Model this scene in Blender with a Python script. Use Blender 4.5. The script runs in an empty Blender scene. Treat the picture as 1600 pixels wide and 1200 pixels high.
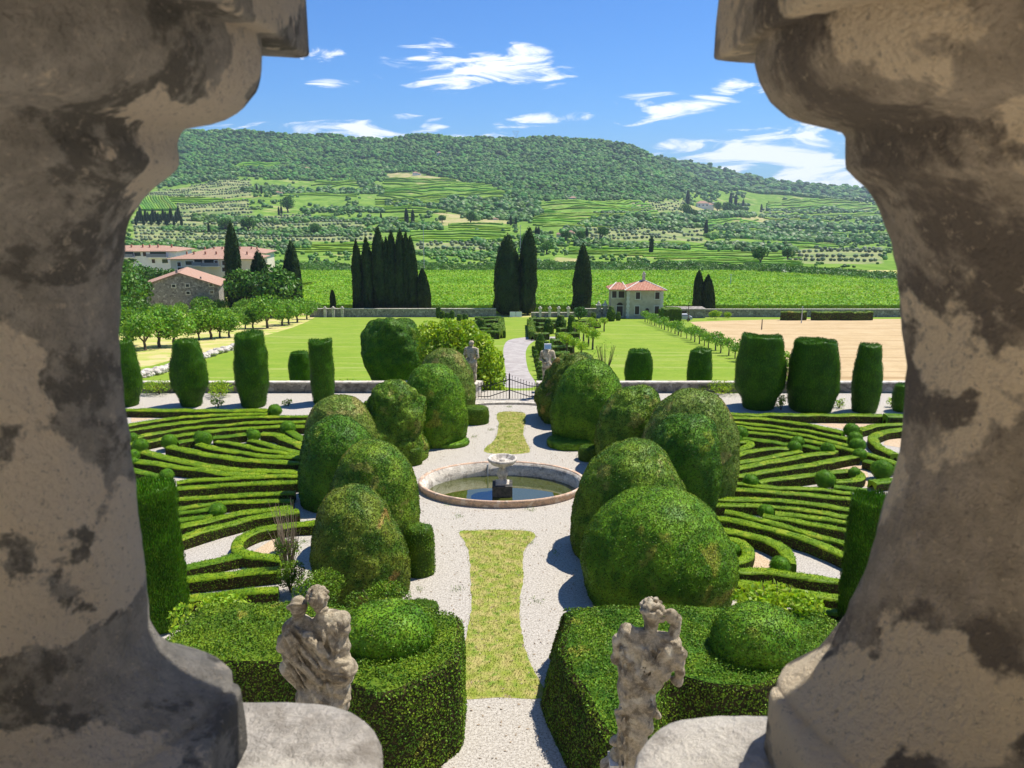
import bpy, math, random
import numpy as np
from mathutils.geometry import tessellate_polygon
from mathutils import Vector
R_ = math.radians
rng = np.random.default_rng(7)
random.seed(7)
# ------------------------------------------------------------------ camera, world, sun
scene = bpy.context.scene
C = scene.collection
FPX = 1270.0; PITCH = R_(13.0); HC = 13.0
cam_d = bpy.data.cameras.new('camera'); cam = bpy.data.objects.new('camera', cam_d); C.objects.link(cam)
cam.location = (0, 0, HC); cam.rotation_euler = (math.pi/2-PITCH, 0, 0)
cam_d.sensor_width = 36; cam_d.lens = 36*FPX/1600; cam_d.clip_start = 0.05; cam_d.clip_end = 20000
cam_d.dof.use_dof = True; cam_d.dof.focus_distance = 38; cam_d.dof.aperture_fstop = 13
scene.camera = cam
SUN_EL, SUN_AZ = R_(63), R_(28)          # azimuth from +x towards +y
world = bpy.data.worlds.new('World'); scene.world = world; world.use_nodes = True
wt = world.node_tree; wt.nodes.clear()
def N(t, typ, **kw):
    n = t.nodes.new(typ)
    for k, v in kw.items():
        if k in n.inputs.keys() and not hasattr(n, k): n.inputs[k].default_value = v
        elif hasattr(n, k): setattr(n, k, v)
        else: n.inputs[k].default_value = v
    return n
def math_n(t, op, a, b=None, c=None, clamp=False):
    n = t.nodes.new('ShaderNodeMath'); n.operation = op; n.use_clamp = clamp
    for i, v in enumerate((a, b, c)):
        if v is None: continue
        if hasattr(v, 'links') or hasattr(v, 'is_linked'): t.links.new(v, n.inputs[i])
        else: n.inputs[i].default_value = v
    return n.outputs[0]
def mixc(t, f, a, b, mode='MIX'):
    n = t.nodes.new('ShaderNodeMix'); n.data_type = 'RGBA'; n.blend_type = mode
    for i, v in ((0, f), (6, a), (7, b)):
        if hasattr(v, 'is_linked'): t.links.new(v, n.inputs[i])
        elif i == 0: n.inputs[i].default_value = v
        else: n.inputs[i].default_value = (*v, 1) if len(v) == 3 else v
    return n.outputs[2]
def maprange(t, v, a, b, lo=0, hi=1, smooth=True):
    n = t.nodes.new('ShaderNodeMapRange'); t.links.new(v, n.inputs[0])
    n.interpolation_type = 'SMOOTHSTEP' if smooth else 'LINEAR'
    for i, x in ((1, a), (2, b), (3, lo), (4, hi)): n.inputs[i].default_value = x
    return n.outputs[0]
sky = N(wt, 'ShaderNodeTexSky', sky_type='NISHITA'); sky.sun_disc = False
sky.sun_elevation = SUN_EL; sky.sun_rotation = math.pi/2-SUN_AZ
sky.altitude = 300; sky.air_density = 1.0; sky.dust_density = 0.3; sky.ozone_density = 3.0
geo = N(wt, 'ShaderNodeTexCoord')
sep = N(wt, 'ShaderNodeSeparateXYZ'); wt.links.new(geo.outputs['Generated'], sep.inputs[0])
# clouds: soft patches at real directions of the sky (azimuth slope u, elevation slope v)
u = math_n(wt, 'DIVIDE', sep.outputs[0], math_n(wt, 'MAXIMUM', sep.outputs[1], 0.05))
v = math_n(wt, 'DIVIDE', sep.outputs[2], math_n(wt, 'MAXIMUM', sep.outputs[1], 0.05))
cmb = N(wt, 'ShaderNodeCombineXYZ'); wt.links.new(math_n(wt, 'MULTIPLY', u, 9.0), cmb.inputs[0]); wt.links.new(math_n(wt, 'MULTIPLY', v, 42.0), cmb.inputs[1])
n1 = N(wt, 'ShaderNodeTexNoise'); n1.inputs['Scale'].default_value = 1.15; n1.inputs['Detail'].default_value = 10; n1.inputs['Roughness'].default_value = 0.62; n1.inputs['Distortion'].default_value = 0.9
wt.links.new(cmb.outputs[0], n1.inputs['Vector'])
def px_uv(px, py):
    uu = (px-800)/FPX; vv = (600-py)/FPX
    Y = math.cos(PITCH)+vv*math.sin(PITCH); Z = -math.sin(PITCH)+vv*math.cos(PITCH)
    return uu/Y, Z/Y
CL = [(735, 103, 165, 42, -2, 1.0), (640, 95, 70, 20, 6, .8), (850, 125, 55, 10, 4, .7), (1070, 168, 110, 17, 12, 1.0), (850, 188, 85, 13, 6, 1.0), (1010, 148, 60, 18, 10, .75),
      (1200, 236, 210, 50, 6, 1.2), (1270, 262, 210, 55, -8, 1.2), (520, 203, 190, 17, 0, .9), (640, 182, 55, 10, 0, .75), (500, 85, 45, 12, 0, .6), (520, 130, 45, 8, 0, .5), (1165, 135, 60, 16, 0, .6), (760, 214, 120, 10, 0, .5), (1330, 150, 60, 20, 0, .5), (370, 198, 60, 12, 0, .8)]
tot = None
for (px, py, rx, ry, ang, amp) in CL:
    cu, cv = px_uv(px, py); ru = rx/FPX; rv = ry/FPX
    du = math_n(wt, 'SUBTRACT', u, cu); dv = math_n(wt, 'SUBTRACT', v, cv)
    s = math.tan(R_(ang)); dv = math_n(wt, 'SUBTRACT', dv, math_n(wt, 'MULTIPLY', du, s))
    q = math_n(wt, 'ADD', math_n(wt, 'POWER', math_n(wt, 'DIVIDE', du, ru), 2), math_n(wt, 'POWER', math_n(wt, 'DIVIDE', dv, rv), 2))
    m = math_n(wt, 'MULTIPLY', math_n(wt, 'SUBTRACT', 1.0, q, clamp=True), amp)
    tot = m if tot is None else math_n(wt, 'MAXIMUM', tot, m)
dens = math_n(wt, 'ADD', math_n(wt, 'MULTIPLY', tot, 0.76), math_n(wt, 'MULTIPLY', math_n(wt, 'SUBTRACT', n1.outputs[0], 0.53), 4.6))
cm = maprange(wt, dens, 0.12, 0.85)
cm = math_n(wt, 'MULTIPLY', cm, math_n(wt, 'MULTIPLY', maprange(wt, tot, 0.0, 0.16), 0.93))
skyc = mixc(wt, 1.0, sky.outputs[0], (0.33, 0.69, 1.15), 'MULTIPLY')
skyc = mixc(wt, cm, skyc, (10.0, 10.3, 10.9))
bg = N(wt, 'ShaderNodeBackground'); bg.inputs[1].default_value = 0.085
wt.links.new(skyc, bg.inputs[0]); wo = N(wt, 'ShaderNodeOutputWorld'); wt.links.new(bg.outputs[0], wo.inputs[0])
sl = bpy.data.lights.new('sun', 'SUN'); so = bpy.data.objects.new('sun', sl); C.objects.link(so)
sl.energy = 4.6; sl.angle = R_(0.5); sl.color = (1.0, 0.95, 0.86)
sd = Vector((math.cos(SUN_EL)*math.cos(SUN_AZ), math.cos(SUN_EL)*math.sin(SUN_AZ), math.sin(SUN_EL)))
so.rotation_euler = sd.to_track_quat('Z', 'Y').to_euler(); so.location = (20, 10, 40)
vs = scene.view_settings; vs.view_transform = 'Standard'; vs.look = 'None'; vs.exposure = 0.6; vs.gamma = 1; vs.use_curve_mapping = False
scene.cycles.max_bounces = 6; scene.cycles.diffuse_bounces = 3; scene.cycles.glossy_bounces = 2; scene.cycles.transmission_bounces = 3
scene.cycles.transparent_max_bounces = 4; scene.cycles.volume_bounces = 0

# ------------------------------------------------------------------ pixel -> place helpers (only used to measure positions on the ground)
cP, sP = math.cos(PITCH), math.sin(PITCH)
def ray(px, py):
    uu = (px-800)/FPX; vv = (600-py)/FPX
    return np.array([uu, cP+vv*sP, -sP+vv*cP])
def G(px, py, z=0.0):
    r = ray(px, py); t = (z-HC)/r[2]; return np.array([r[0]*t, r[1]*t, z])
def S(px, py, dz=0.0):                    # on the lawn that falls away beyond the garden
    r = ray(px, py); t = (8.6-dz)/(-r[2]-0.1*r[1]); return np.array([r[0]*t, r[1]*t, 4.4-0.1*r[1]*t+dz])
def AtY(px, py, Y):
    r = ray(px, py); t = Y/r[1]; return np.array([r[0]*t, Y, HC+r[2]*t])
def ppm(p):                               # pixels per metre at a place
    return FPX/(p[1]*cP+(HC-p[2])*sP)
# ------------------------------------------------------------------ noise
def _h(i, j, k, s):
    n = (i*374761393 + j*668265263 + k*2147483647 + s*1274126177) & 0xFFFFFFFF
    n = ((n ^ (n >> 13))*1274126177) & 0xFFFFFFFF
    n = ((n ^ (n >> 16))*668265263) & 0xFFFFFFFF
    return ((n ^ (n >> 15)) & 0xFFFF)/65535.0
def vn(P, s=0):
    P = np.asarray(P, float); I = np.floor(P).astype(np.int64); F = P-I; F = F*F*(3-2*F)
    i, j, k = I[..., 0], I[..., 1], I[..., 2]; x, y, z = F[..., 0], F[..., 1], F[..., 2]
    o = 0
    for a in (0, 1):
        for b in (0, 1):
            for c in (0, 1):
                o = o + _h(i+a, j+b, k+c, s)*(x if a else 1-x)*(y if b else 1-y)*(z if c else 1-z)
    return o*2-1
def fbm(P, s=0, o=3):
    P = np.asarray(P, float); r = 0; a = 1; t = 0
    for q in range(o): r = r+a*vn(P*(2**q), s+q); t += a; a *= .5
    return r/t
# ------------------------------------------------------------------ mesh builder
ORD = 'first second third fourth fifth sixth seventh eighth ninth tenth eleventh twelfth thirteenth fourteenth fifteenth sixteenth seventeenth eighteenth nineteenth twentieth'.split(); ORD += ['twenty-'+o for o in ORD[:9]]+['thirtieth']
class MB:
    def __init__(s): s.V = []; s.F = []; s.n = 0; s.sm = []
    def add(s, V, F, mi=0, smooth=False):
        V = np.asarray(V, float).reshape(-1, 3)
        F = np.asarray(F, np.int64)
        s.V.append(V); s.F.append((F+s.n, mi, smooth)); s.n += len(V); return s
    def box(s, cx, cy, cz, sx, sy, sz, mi=0, rot=0):
        a = np.array([[x, y, z] for z in (-.5, .5) for y in (-.5, .5) for x in (-.5, .5)])*[sx, sy, sz]
        if rot: c_, s_ = math.cos(rot), math.sin(rot); a[:, :2] = a[:, :2] @ np.array([[c_, s_], [-s_, c_]])
        return s.add(a+[cx, cy, cz], [[0, 2, 3, 1], [4, 5, 7, 6], [0, 1, 5, 4], [2, 6, 7, 3], [0, 4, 6, 2], [1, 3, 7, 5]], mi)
    def tube(s, pts, rad, n=8, mi=0, cap=True):
        pts = np.asarray(pts, float); rad = np.broadcast_to(rad, (len(pts),)); V = []
        for q in range(len(pts)):
            t = pts[min(q+1, len(pts)-1)]-pts[max(q-1, 0)]; t = t/(np.linalg.norm(t)+1e-9)
            a = np.cross(t, [0.13, 0.97, 0.2] if abs(t[2]) > .7 else [0, 0, 1]); a /= np.linalg.norm(a); b = np.cross(t, a)
            an = np.arange(n)*2*np.pi/n
            V.append(pts[q]+rad[q]*(np.cos(an)[:, None]*a+np.sin(an)[:, None]*b))
        m = len(pts); V = np.concatenate(V)
        F = [[q*n+k, q*n+(k+1) % n, (q+1)*n+(k+1) % n, (q+1)*n+k] for q in range(m-1) for k in range(n)]
        s.add(V, F, mi, True)
        if cap:
            for q in (0, m-1):
                o = np.vstack([V[q*n:(q+1)*n], pts[q]]); s.add(o, [[k, (k+1) % n, n] for k in range(n)], mi)
        return s
    def lathe(s, c, prof, n=32, mi=0, smooth=True):
        prof = np.asarray(prof, float); an = np.arange(n)*2*np.pi/n; m = len(prof)
        V = np.stack([c[0]+prof[:, None, 0]*np.cos(an), c[1]+prof[:, None, 0]*np.sin(an), c[2]+prof[:, None, 1]+0*an], -1).reshape(-1, 3)
        F = [[q*n+k, q*n+(k+1) % n, (q+1)*n+(k+1) % n, (q+1)*n+k] for q in range(m-1) for k in range(n)]
        return s.add(V, F, mi, smooth)
    def arrays(s):
        V = np.concatenate(s.V); return V, s.F
    def build(s, name, mats, parent=None, label=None, cat=None, group=None, kind=None):
        V = np.concatenate(s.V); me = bpy.data.meshes.new(name)
        loops, ls, lt, mi, sm = [], [], [], [], []; off = 0
        for F, m, smo in s.F:
            if len(F) == 0: continue
            k = F.shape[1]; loops.append(F.ravel()); ls.append(off+np.arange(len(F))*k); lt.append(np.full(len(F), k)); off += F.size
            mi.append(np.full(len(F), m)); sm.append(np.full(len(F), smo))
        loops = np.concatenate(loops); ls = np.concatenate(ls); lt = np.concatenate(lt)
        me.vertices.add(len(V)); me.vertices.foreach_set('co', V.ravel())
        me.loops.add(len(loops)); me.loops.foreach_set('vertex_index', loops.astype(np.int32))
        me.polygons.add(len(ls)); me.polygons.foreach_set('loop_start', ls.astype(np.int32)); me.polygons.foreach_set('loop_total', lt.astype(np.int32))
        me.polygons.foreach_set('material_index', np.concatenate(mi).astype(np.int32)); me.polygons.foreach_set('use_smooth', np.concatenate(sm))
        me.update(calc_edges=True)
        for m in (mats if isinstance(mats, (list, tuple)) else [mats]): me.materials.append(m)
        o = bpy.data.objects.new(name, me); C.objects.link(o); o.parent = parent
        tag(o, label, cat, group, kind); return o
def tag(o, label=None, cat=None, group=None, kind=None):
    if label: o['label'] = label
    if cat: o['category'] = cat
    if group: o['group'] = group
    if kind: o['kind'] = kind
    return o
def empty(name, loc=(0, 0, 0), rz=0, sc=1, **kw):
    o = bpy.data.objects.new(name, None); C.objects.link(o); o.location = loc; o.rotation_euler = (0, 0, rz)
    o.scale = (sc, sc, sc) if np.isscalar(sc) else sc; o.empty_display_size = .3; return tag(o, **kw)
def copy_tree(o, loc, rz, sc, label, group=None, cat=None):
    c = o.copy(); C.objects.link(c); c.location = loc; c.rotation_euler = (0, 0, rz); c.scale = (sc, sc, sc) if np.isscalar(sc) else sc
    c['label'] = label
    if cat: c['category'] = cat
    if group: c['group'] = group
    for ch in o.children:
        d = ch.copy(); C.objects.link(d); d.parent = c
    return c
def struct(mb, name, mat): return mb.build(name, mat, kind='structure')
# sampling and leaves
def sample(V, Fs, dens, r=rng, cull=None):
    T = []
    for F in Fs:
        F = np.asarray(F); T.append(F[:, :3])
        if F.shape[1] == 4: T.append(F[:, [0, 2, 3]])
    T = np.concatenate(T); a, b, c = V[T[:, 0]], V[T[:, 1]], V[T[:, 2]]
    n = np.cross(b-a, c-a); A = np.linalg.norm(n, axis=1)/2; n = n/(2*A[:, None]+1e-12)
    if cull is not None:
        keep = cull((a+b+c)/3, n); A = A*keep
    tot = A.sum(); k = int(tot*dens); q = np.searchsorted(np.cumsum(A)/tot, r.random(k)); q = np.minimum(q, len(A)-1)
    u, v = r.random(k), r.random(k); f = u+v > 1; u[f] = 1-u[f]; v[f] = 1-v[f]
    P = a[q]+(b[q]-a[q])*u[:, None]+(c[q]-a[q])*v[:, None]; return P, n[q]
def nz(a): return a/(np.linalg.norm(a, axis=-1, keepdims=True)+1e-9)
def leaves(mb, P, Nn, L, W, off=0.02, tilt=0.8, mi=0, up=None, r=rng, jit=.5):
    k = len(P)
    if k == 0: return
    Lk = (L*(1-jit/2+jit*r.random(k)))[:, None]; Wk = (W*(1-jit/2+jit*r.random(k)))[:, None]
    rnd = r.normal(size=(k, 3)); nn = nz(Nn+rnd*tilt)
    a = nz(np.cross(nn, r.normal(size=(k, 3)))) if up is None else nz(np.asarray(up)+Nn*.35+rnd*.25)
    b = nz(np.cross(nn, a)); c = P+Nn*(off*r.random(k)[:, None])
    if up is not None: c = c+a*Lk*.3
    V = np.stack([c-a*Lk*.5, c+b*Wk*.5, c+a*Lk*.5, c-b*Wk*.5], 1).reshape(-1, 3)
    F = np.arange(k*4).reshape(-1, 4); mb.add(V, F, mi)
# ------------------------------------------------------------------ materials
def newmat(name):
    m = bpy.data.materials.new(name); m.use_nodes = True; t = m.node_tree; t.nodes.clear()
    o = N(t, 'ShaderNodeOutputMaterial'); return m, t, o
def pos(t): return N(t, 'ShaderNodeNewGeometry').outputs['Position']
def noise(t, vec, sc, det=4, rough=.55, dist=0.0):
    n = N(t, 'ShaderNodeTexNoise'); n.inputs['Scale'].default_value = sc; n.inputs['Detail'].default_value = det
    n.inputs['Roughness'].default_value = rough; n.inputs['Distortion'].default_value = dist; t.links.new(vec, n.inputs['Vector']); return n.outputs[0]
def leafmat(name, c1, c2, sc=1.2, accent=None, thr=.6, asc=.5, rough=.5, trans=.25, spec=.35, vary=.5):
    m, t, o = newmat(name); g = N(t, 'ShaderNodeNewGeometry'); P = g.outputs['Position']
    col = mixc(t, maprange(t, noise(t, P, sc), .35, .65), c1, c2)
    if accent: col = mixc(t, maprange(t, noise(t, P, asc, 3, .6), thr, thr+.07), col, accent)
    h = N(t, 'ShaderNodeHueSaturation'); h.inputs['Fac'].default_value = 1; t.links.new(col, h.inputs['Color'])
    ri = g.outputs['Random Per Island']
    t.links.new(maprange(t, ri, 0, 1, 1-vary, 1+vary, False), h.inputs['Value'])
    t.links.new(maprange(t, math_n(t, 'FRACT', math_n(t, 'MULTIPLY', ri, 37.3)), 0, 1, .475, .525, False), h.inputs['Hue'])
    p = N(t, 'ShaderNodeBsdfPrincipled'); p.inputs['Roughness'].default_value = rough; p.inputs['Specular IOR Level'].default_value = spec
    t.links.new(h.outputs[0], p.inputs['Base Color'])
    tr = N(t, 'ShaderNodeBsdfTranslucent'); t.links.new(mixc(t, 1.0, h.outputs[0], (1.3, 1.25, .5), 'MULTIPLY'), tr.inputs[0])
    mx = N(t, 'ShaderNodeMixShader'); mx.inputs[0].default_value = trans; t.links.new(p.outputs[0], mx.inputs[1]); t.links.new(tr.outputs[0], mx.inputs[2])
    t.links.new(mx.outputs[0], o.inputs[0]); return m
def mat(name, c1, c2=None, sc=2.0, c3=None, sc3=8, thr=(.4, .6), rough=.85, bump=.0, bsc=20, spec=.2, detail=6, thr3=(.55, .62)):
    m, t, o = newmat(name); P = pos(t); p = N(t, 'ShaderNodeBsdfPrincipled'); p.inputs['Roughness'].default_value = rough; p.inputs['Specular IOR Level'].default_value = spec
    if c2:
        col = mixc(t, maprange(t, noise(t, P, sc, detail), thr[0], thr[1]), c1, c2)
        if c3: col = mixc(t, maprange(t, noise(t, P, sc3, detail), thr3[0], thr3[1]), col, c3)
        t.links.new(col, p.inputs['Base Color'])
    else: p.inputs['Base Color'].default_value = (*c1, 1)
    if bump:
        b = N(t, 'ShaderNodeBump'); b.inputs['Strength'].default_value = bump; b.inputs['Distance'].default_value = 1/bsc
        t.links.new(noise(t, P, bsc, 6, .65), b.inputs['Height']); t.links.new(b.outputs[0], p.inputs['Normal'])
    t.links.new(p.outputs[0], o.inputs[0]); return m
def stonemat(name, base, dark, cream, sc, bump, seed=0.0, dthr=(.5, .6), cthr=(.56, .6)):
    m, t, o = newmat(name); P0 = pos(t); mp = N(t, 'ShaderNodeMapping'); mp.inputs['Location'].default_value = (seed, seed*.7, seed*1.3); t.links.new(P0, mp.inputs[0]); P = mp.outputs[0]
    p = N(t, 'ShaderNodeBsdfPrincipled'); p.inputs['Roughness'].default_value = .9; p.inputs['Specular IOR Level'].default_value = .15
    c = mixc(t, maprange(t, noise(t, P, sc*5, 6, .65), .35, .65), tuple(x*.8 for x in base), tuple(x*1.15 for x in base))
    c = mixc(t, maprange(t, noise(t, P, sc*.9, 8, .66, .3), *dthr), c, dark)
    mp2 = N(t, 'ShaderNodeMapping'); mp2.inputs['Location'].default_value = (7+seed, 3, 1); t.links.new(P0, mp2.inputs[0])
    c = mixc(t, maprange(t, noise(t, mp2.outputs[0], sc*.75, 6, .58, .2), *cthr), c, cream)
    c = mixc(t, maprange(t, noise(t, P, sc*22, 4, .8), .56, .68, 0, .6), c, dark); c = mixc(t, maprange(t, noise(t, P, sc*13, 5, .8), .58, .66, 0, .5), c, cream)
    t.links.new(c, p.inputs['Base Color']); b = N(t, 'ShaderNodeBump'); b.inputs['Strength'].default_value = bump; b.inputs['Distance'].default_value = .25/sc
    t.links.new(math_n(t, 'ADD', noise(t, P, sc*3, 8, .7), math_n(t, 'MULTIPLY', noise(t, P, sc*16, 5, .8), .6)), b.inputs['Height']); t.links.new(b.outputs[0], p.inputs['Normal'])
    t.links.new(p.outputs[0], o.inputs[0]); return m
M = {}
M['yew'] = leafmat('clipped_yew', (.070, .145, .008), (.135, .23, .012), 1.6, (.24, .25, .03), .60, .55, vary=.65, spec=.15, trans=.18)
M['yew_deep'] = leafmat('deep_green_yew', (.045, .105, .008), (.085, .16, .010), 1.6, (.17, .22, .02), .62, .7, vary=.65, spec=.15, trans=.15)
M['yew_olive'] = leafmat('olive_green_yew', (.10, .155, .018), (.17, .215, .035), 1.8, (.24, .22, .06), .56, .7, vary=.6, spec=.15, trans=.18)
M['yew_brown'] = leafmat('browned_yew', (.055, .105, .010), (.15, .18, .02), 1.5, (.27, .18, .05), .56, .8, vary=.7, spec=.15, trans=.18)
M['yew_patchy'] = leafmat('patchy_yew', (.065, .125, .010), (.155, .22, .018), 1.5, (.21, .22, .04), .58, 1.1, vary=.7, spec=.15, trans=.18)
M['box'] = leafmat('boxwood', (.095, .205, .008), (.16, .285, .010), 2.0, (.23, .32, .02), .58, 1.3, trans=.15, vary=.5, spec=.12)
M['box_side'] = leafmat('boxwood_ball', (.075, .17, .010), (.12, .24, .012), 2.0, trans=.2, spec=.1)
M['hedge'] = leafmat('hornbeam_hedge', (.075, .155, .012), (.14, .23, .015), 1.2, (.28, .29, .04), .62, .8, trans=.15, vary=.55, spec=.12)
M['column'] = leafmat('clipped_cypress', (.055, .15, .005), (.09, .22, .007), 1.5, trans=.12, vary=.5, spec=.15)
M['cypress'] = leafmat('cypress', (.020, .043, .012), (.034, .062, .014), .4, trans=.1, vary=.5, spec=.15)
M['broad'] = leafmat('broad_leaves', (.20, .34, .012), (.32, .44, .02), 1.0, trans=.35, vary=.4, spec=.3)
M['bright'] = leafmat('bright_leaves', (.22, .38, .02), (.32, .45, .03), 1.0, trans=.4, vary=.35, spec=.3)
M['orchard'] = leafmat('orchard_leaves', (.12, .26, .02), (.19, .36, .025), .3, trans=.3, vary=.45)
M['wood'] = leafmat('woodland', (.055, .145, .020), (.10, .225, .030), .02, trans=.12, vary=.5, spec=.1)
M['olive'] = leafmat('olive_leaves', (.13, .18, .085), (.19, .24, .13), .05, trans=.1, vary=.35, spec=.2)
M['vine'] = leafmat('vine_leaves', (.20, .37, .022), (.27, .45, .032), .08, trans=.3, vary=.3, spec=.15)
M['scrub'] = leafmat('scrub_leaves', (.055, .145, .014), (.105, .235, .020), .08, trans=.2, vary=.4)
M['side_shade'] = mat('hedge_side_shade', (.028, .030, .010), (.055, .042, .018), 9, bump=.8, bsc=22, spec=.05)  # dark brown-green that paints shade into the sides of hedges and blocks
M['bark'] = mat('bark', (.10, .075, .05), (.17, .13, .09), 6, bump=.5, bsc=15)
M['twig'] = mat('dry_twig', (.28, .21, .14), (.36, .28, .2), 6)
M['gravel'] = mat('white_gravel', (.38, .34, .285), (.54, .495, .425), 14, (.16, .135, .105), 24, bump=.8, bsc=28, thr=(.35, .65), thr3=(.58, .66), detail=2)
M['tan_gravel'] = mat('tan_gravel', (.50, .36, .22), (.62, .48, .32), 14, (.34, .24, .15), 22, bump=.7, bsc=28, detail=2)
M['lawn'] = mat('lawn', (.16, .28, .022), (.25, .345, .036), .35, (.33, .36, .08), .16, thr=(.3, .7), thr3=(.5, .75), bump=.5, bsc=8)
M['grass_strip'] = mat('dry_grass', (.26, .31, .04), (.44, .38, .13), 2.6, (.18, .28, .03), 3.1, thr=(.35, .65), thr3=(.52, .7), bump=.9, bsc=18)
M['dry'] = mat('dry_meadow', (.42, .42, .10), (.56, .46, .20), .25, (.30, .40, .05), .4, bump=.5, bsc=6)
def streaky(name, c1, c2, c3, ang, sx, sy, b=.4):
    m, t, o = newmat(name); mp = N(t, 'ShaderNodeMapping'); mp.inputs['Rotation'].default_value = (0, 0, R_(ang)); mp.inputs['Scale'].default_value = (sx, sy, 1); P = pos(t); t.links.new(P, mp.inputs[0]); p = N(t, 'ShaderNodeBsdfPrincipled'); p.inputs['Roughness'].default_value = .95; p.inputs['Specular IOR Level'].default_value = .05
    c = mixc(t, maprange(t, noise(t, P, .35, 6, .7), .3, .7), c1, c2); c = mixc(t, maprange(t, noise(t, mp.outputs[0], 1, 5, .6, .4), .54, .66, 0, .8), c, c3); c = mixc(t, maprange(t, noise(t, P, 3, 6, .8), .45, .62, 0, .35), c, tuple(x*.7 for x in c1)); t.links.new(c, p.inputs['Base Color'])
    b_ = N(t, 'ShaderNodeBump'); b_.inputs['Strength'].default_value = b; b_.inputs['Distance'].default_value = .15; t.links.new(noise(t, P, 5, 6, .8), b_.inputs['Height']); t.links.new(b_.outputs[0], p.inputs['Normal']); t.links.new(p.outputs[0], o.inputs[0]); return m
M['lawn'] = streaky('lawn', (.18, .285, .028), (.255, .33, .045), (.34, .37, .10), 8, .05, .5)
M['wheat'] = streaky('stubble_field', (.48, .345, .18), (.57, .43, .245), (.35, .23, .11), -20, .03, .55)
M['asphalt'] = mat('grey_drive', (.33, .29, .26), (.43, .39, .35), 1.2, bump=.3, bsc=14)
M['stone'] = stonemat('weathered_stone', (.54, .45, .34), (.22, .185, .15), (.95, .78, .55), 6.0, 1.1, dthr=(.48, .56), cthr=(.52, .55))
M['stone_left'] = stonemat('weathered_stone_grey', (.52, .475, .41), (.22, .205, .18), (.96, .83, .66), 8.0, 1.2, 4.0, dthr=(.50, .56), cthr=(.52, .545))
M['ledge'] = stonemat('pale_ledge_stone', (.66, .60, .52), (.42, .37, .31), (.84, .77, .66), 7, .9, 6.0, dthr=(.52, .64), cthr=(.5, .58))  # paler tone than the baluster shafts, for the base course
M['statue'] = stonemat('statue_stone', (.56, .46, .31), (.25, .20, .13), (.80, .70, .50), 5, 1.0, 2.0, (.47, .6), (.53, .66))
M['pale_stone'] = stonemat('pale_stone', (.60, .54, .45), (.34, .30, .25), (.72, .66, .56), 3, .5, 1.0)
M['pink_stone'] = stonemat('pink_stone', (.62, .42, .29), (.40, .29, .22), (.70, .56, .44), 3, .5, 3.0)
M['wallstone'] = stonemat('rubble_wall', (.30, .27, .23), (.16, .14, .12), (.46, .42, .36), 2, .9, 5.0)
M['dark_stone'] = mat('dark_wet_stone', (.05, .05, .045), (.10, .09, .075), 5, bump=.4)
M['iron'] = mat('black_iron', (.02, .02, .02), rough=.5, spec=.4)
M['plaster'] = mat('ochre_plaster', (.50, .42, .29), (.58, .50, .36), .8, (.40, .35, .27), .5, thr3=(.58, .75))
M['plaster2'] = mat('cream_plaster', (.70, .60, .44), (.76, .67, .52), .4)
M['white_plaster'] = mat('white_plaster', (.74, .72, .70), (.80, .78, .75), .4)
M['trim'] = mat('pale_trim', (.66, .60, .50), (.72, .67, .58), 2)
M['glass'] = mat('dark_glass', (.03, .035, .04), rough=.1, spec=.6)
M['shutter'] = mat('brown_shutter', (.07, .045, .035), rough=.6)
M['balcony'] = mat('balcony_rail', (.22, .23, .25), rough=.5)
M['metal'] = mat('grey_metal', (.42, .43, .45), rough=.5, spec=.4)
M['blue'] = mat('pale_blue_glass', (.35, .55, .75), rough=.25, spec=.5)
M['terrace'] = mat('terrace_stone', (.70, .61, .49), (.78, .70, .58), 2, bump=.3)
M['whitepaint'] = mat('white_paint', (.78, .78, .78), rough=.4)
def tilemat(name, a, b, c):
    m, t, o = newmat(name); P = pos(t); w = N(t, 'ShaderNodeTexWave'); w.wave_type = 'BANDS'; w.bands_direction = 'X'; w.inputs['Scale'].default_value = .9; w.inputs['Distortion'].default_value = .6; t.links.new(P, w.inputs['Vector'])
    col = mixc(t, maprange(t, noise(t, P, 2.5, 6, .7), .35, .65), a, b); col = mixc(t, maprange(t, noise(t, P, 5, 2, .8), .58, .66), col, c)
    col = mixc(t, math_n(t, 'MULTIPLY', w.outputs[1], .35), col, tuple(x*.45 for x in a)); p = N(t, 'ShaderNodeBsdfPrincipled'); p.inputs['Roughness'].default_value = .9
    t.links.new(col, p.inputs['Base Color']); b_ = N(t, 'ShaderNodeBump'); b_.inputs['Distance'].default_value = .06; t.links.new(w.outputs[1], b_.inputs['Height']); t.links.new(b_.outputs[0], p.inputs['Normal'])
    t.links.new(p.outputs[0], o.inputs[0]); return m
M['tile'] = tilemat('red_tiles', (.40, .14, .08), (.58, .28, .17), (.72, .52, .38))
M['tile2'] = tilemat('pink_tiles', (.42, .23, .15), (.50, .31, .21), (.56, .40, .30))
m, t, o = newmat('pond_water'); p = N(t, 'ShaderNodeBsdfPrincipled'); p.inputs['Base Color'].default_value = (.06, .07, .012, 1); p.inputs['Roughness'].default_value = .02
p.inputs['IOR'].default_value = 2.2; p.inputs['Specular IOR Level'].default_value = .9
b_ = N(t, 'ShaderNodeBump'); b_.inputs['Strength'].default_value = .02; b_.inputs['Distance'].default_value = .02; t.links.new(noise(t, pos(t), 1.5), b_.inputs['Height']); t.links.new(b_.outputs[0], p.inputs['Normal'])
t.links.new(p.outputs[0], o.inputs[0]); M['water'] = m
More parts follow.
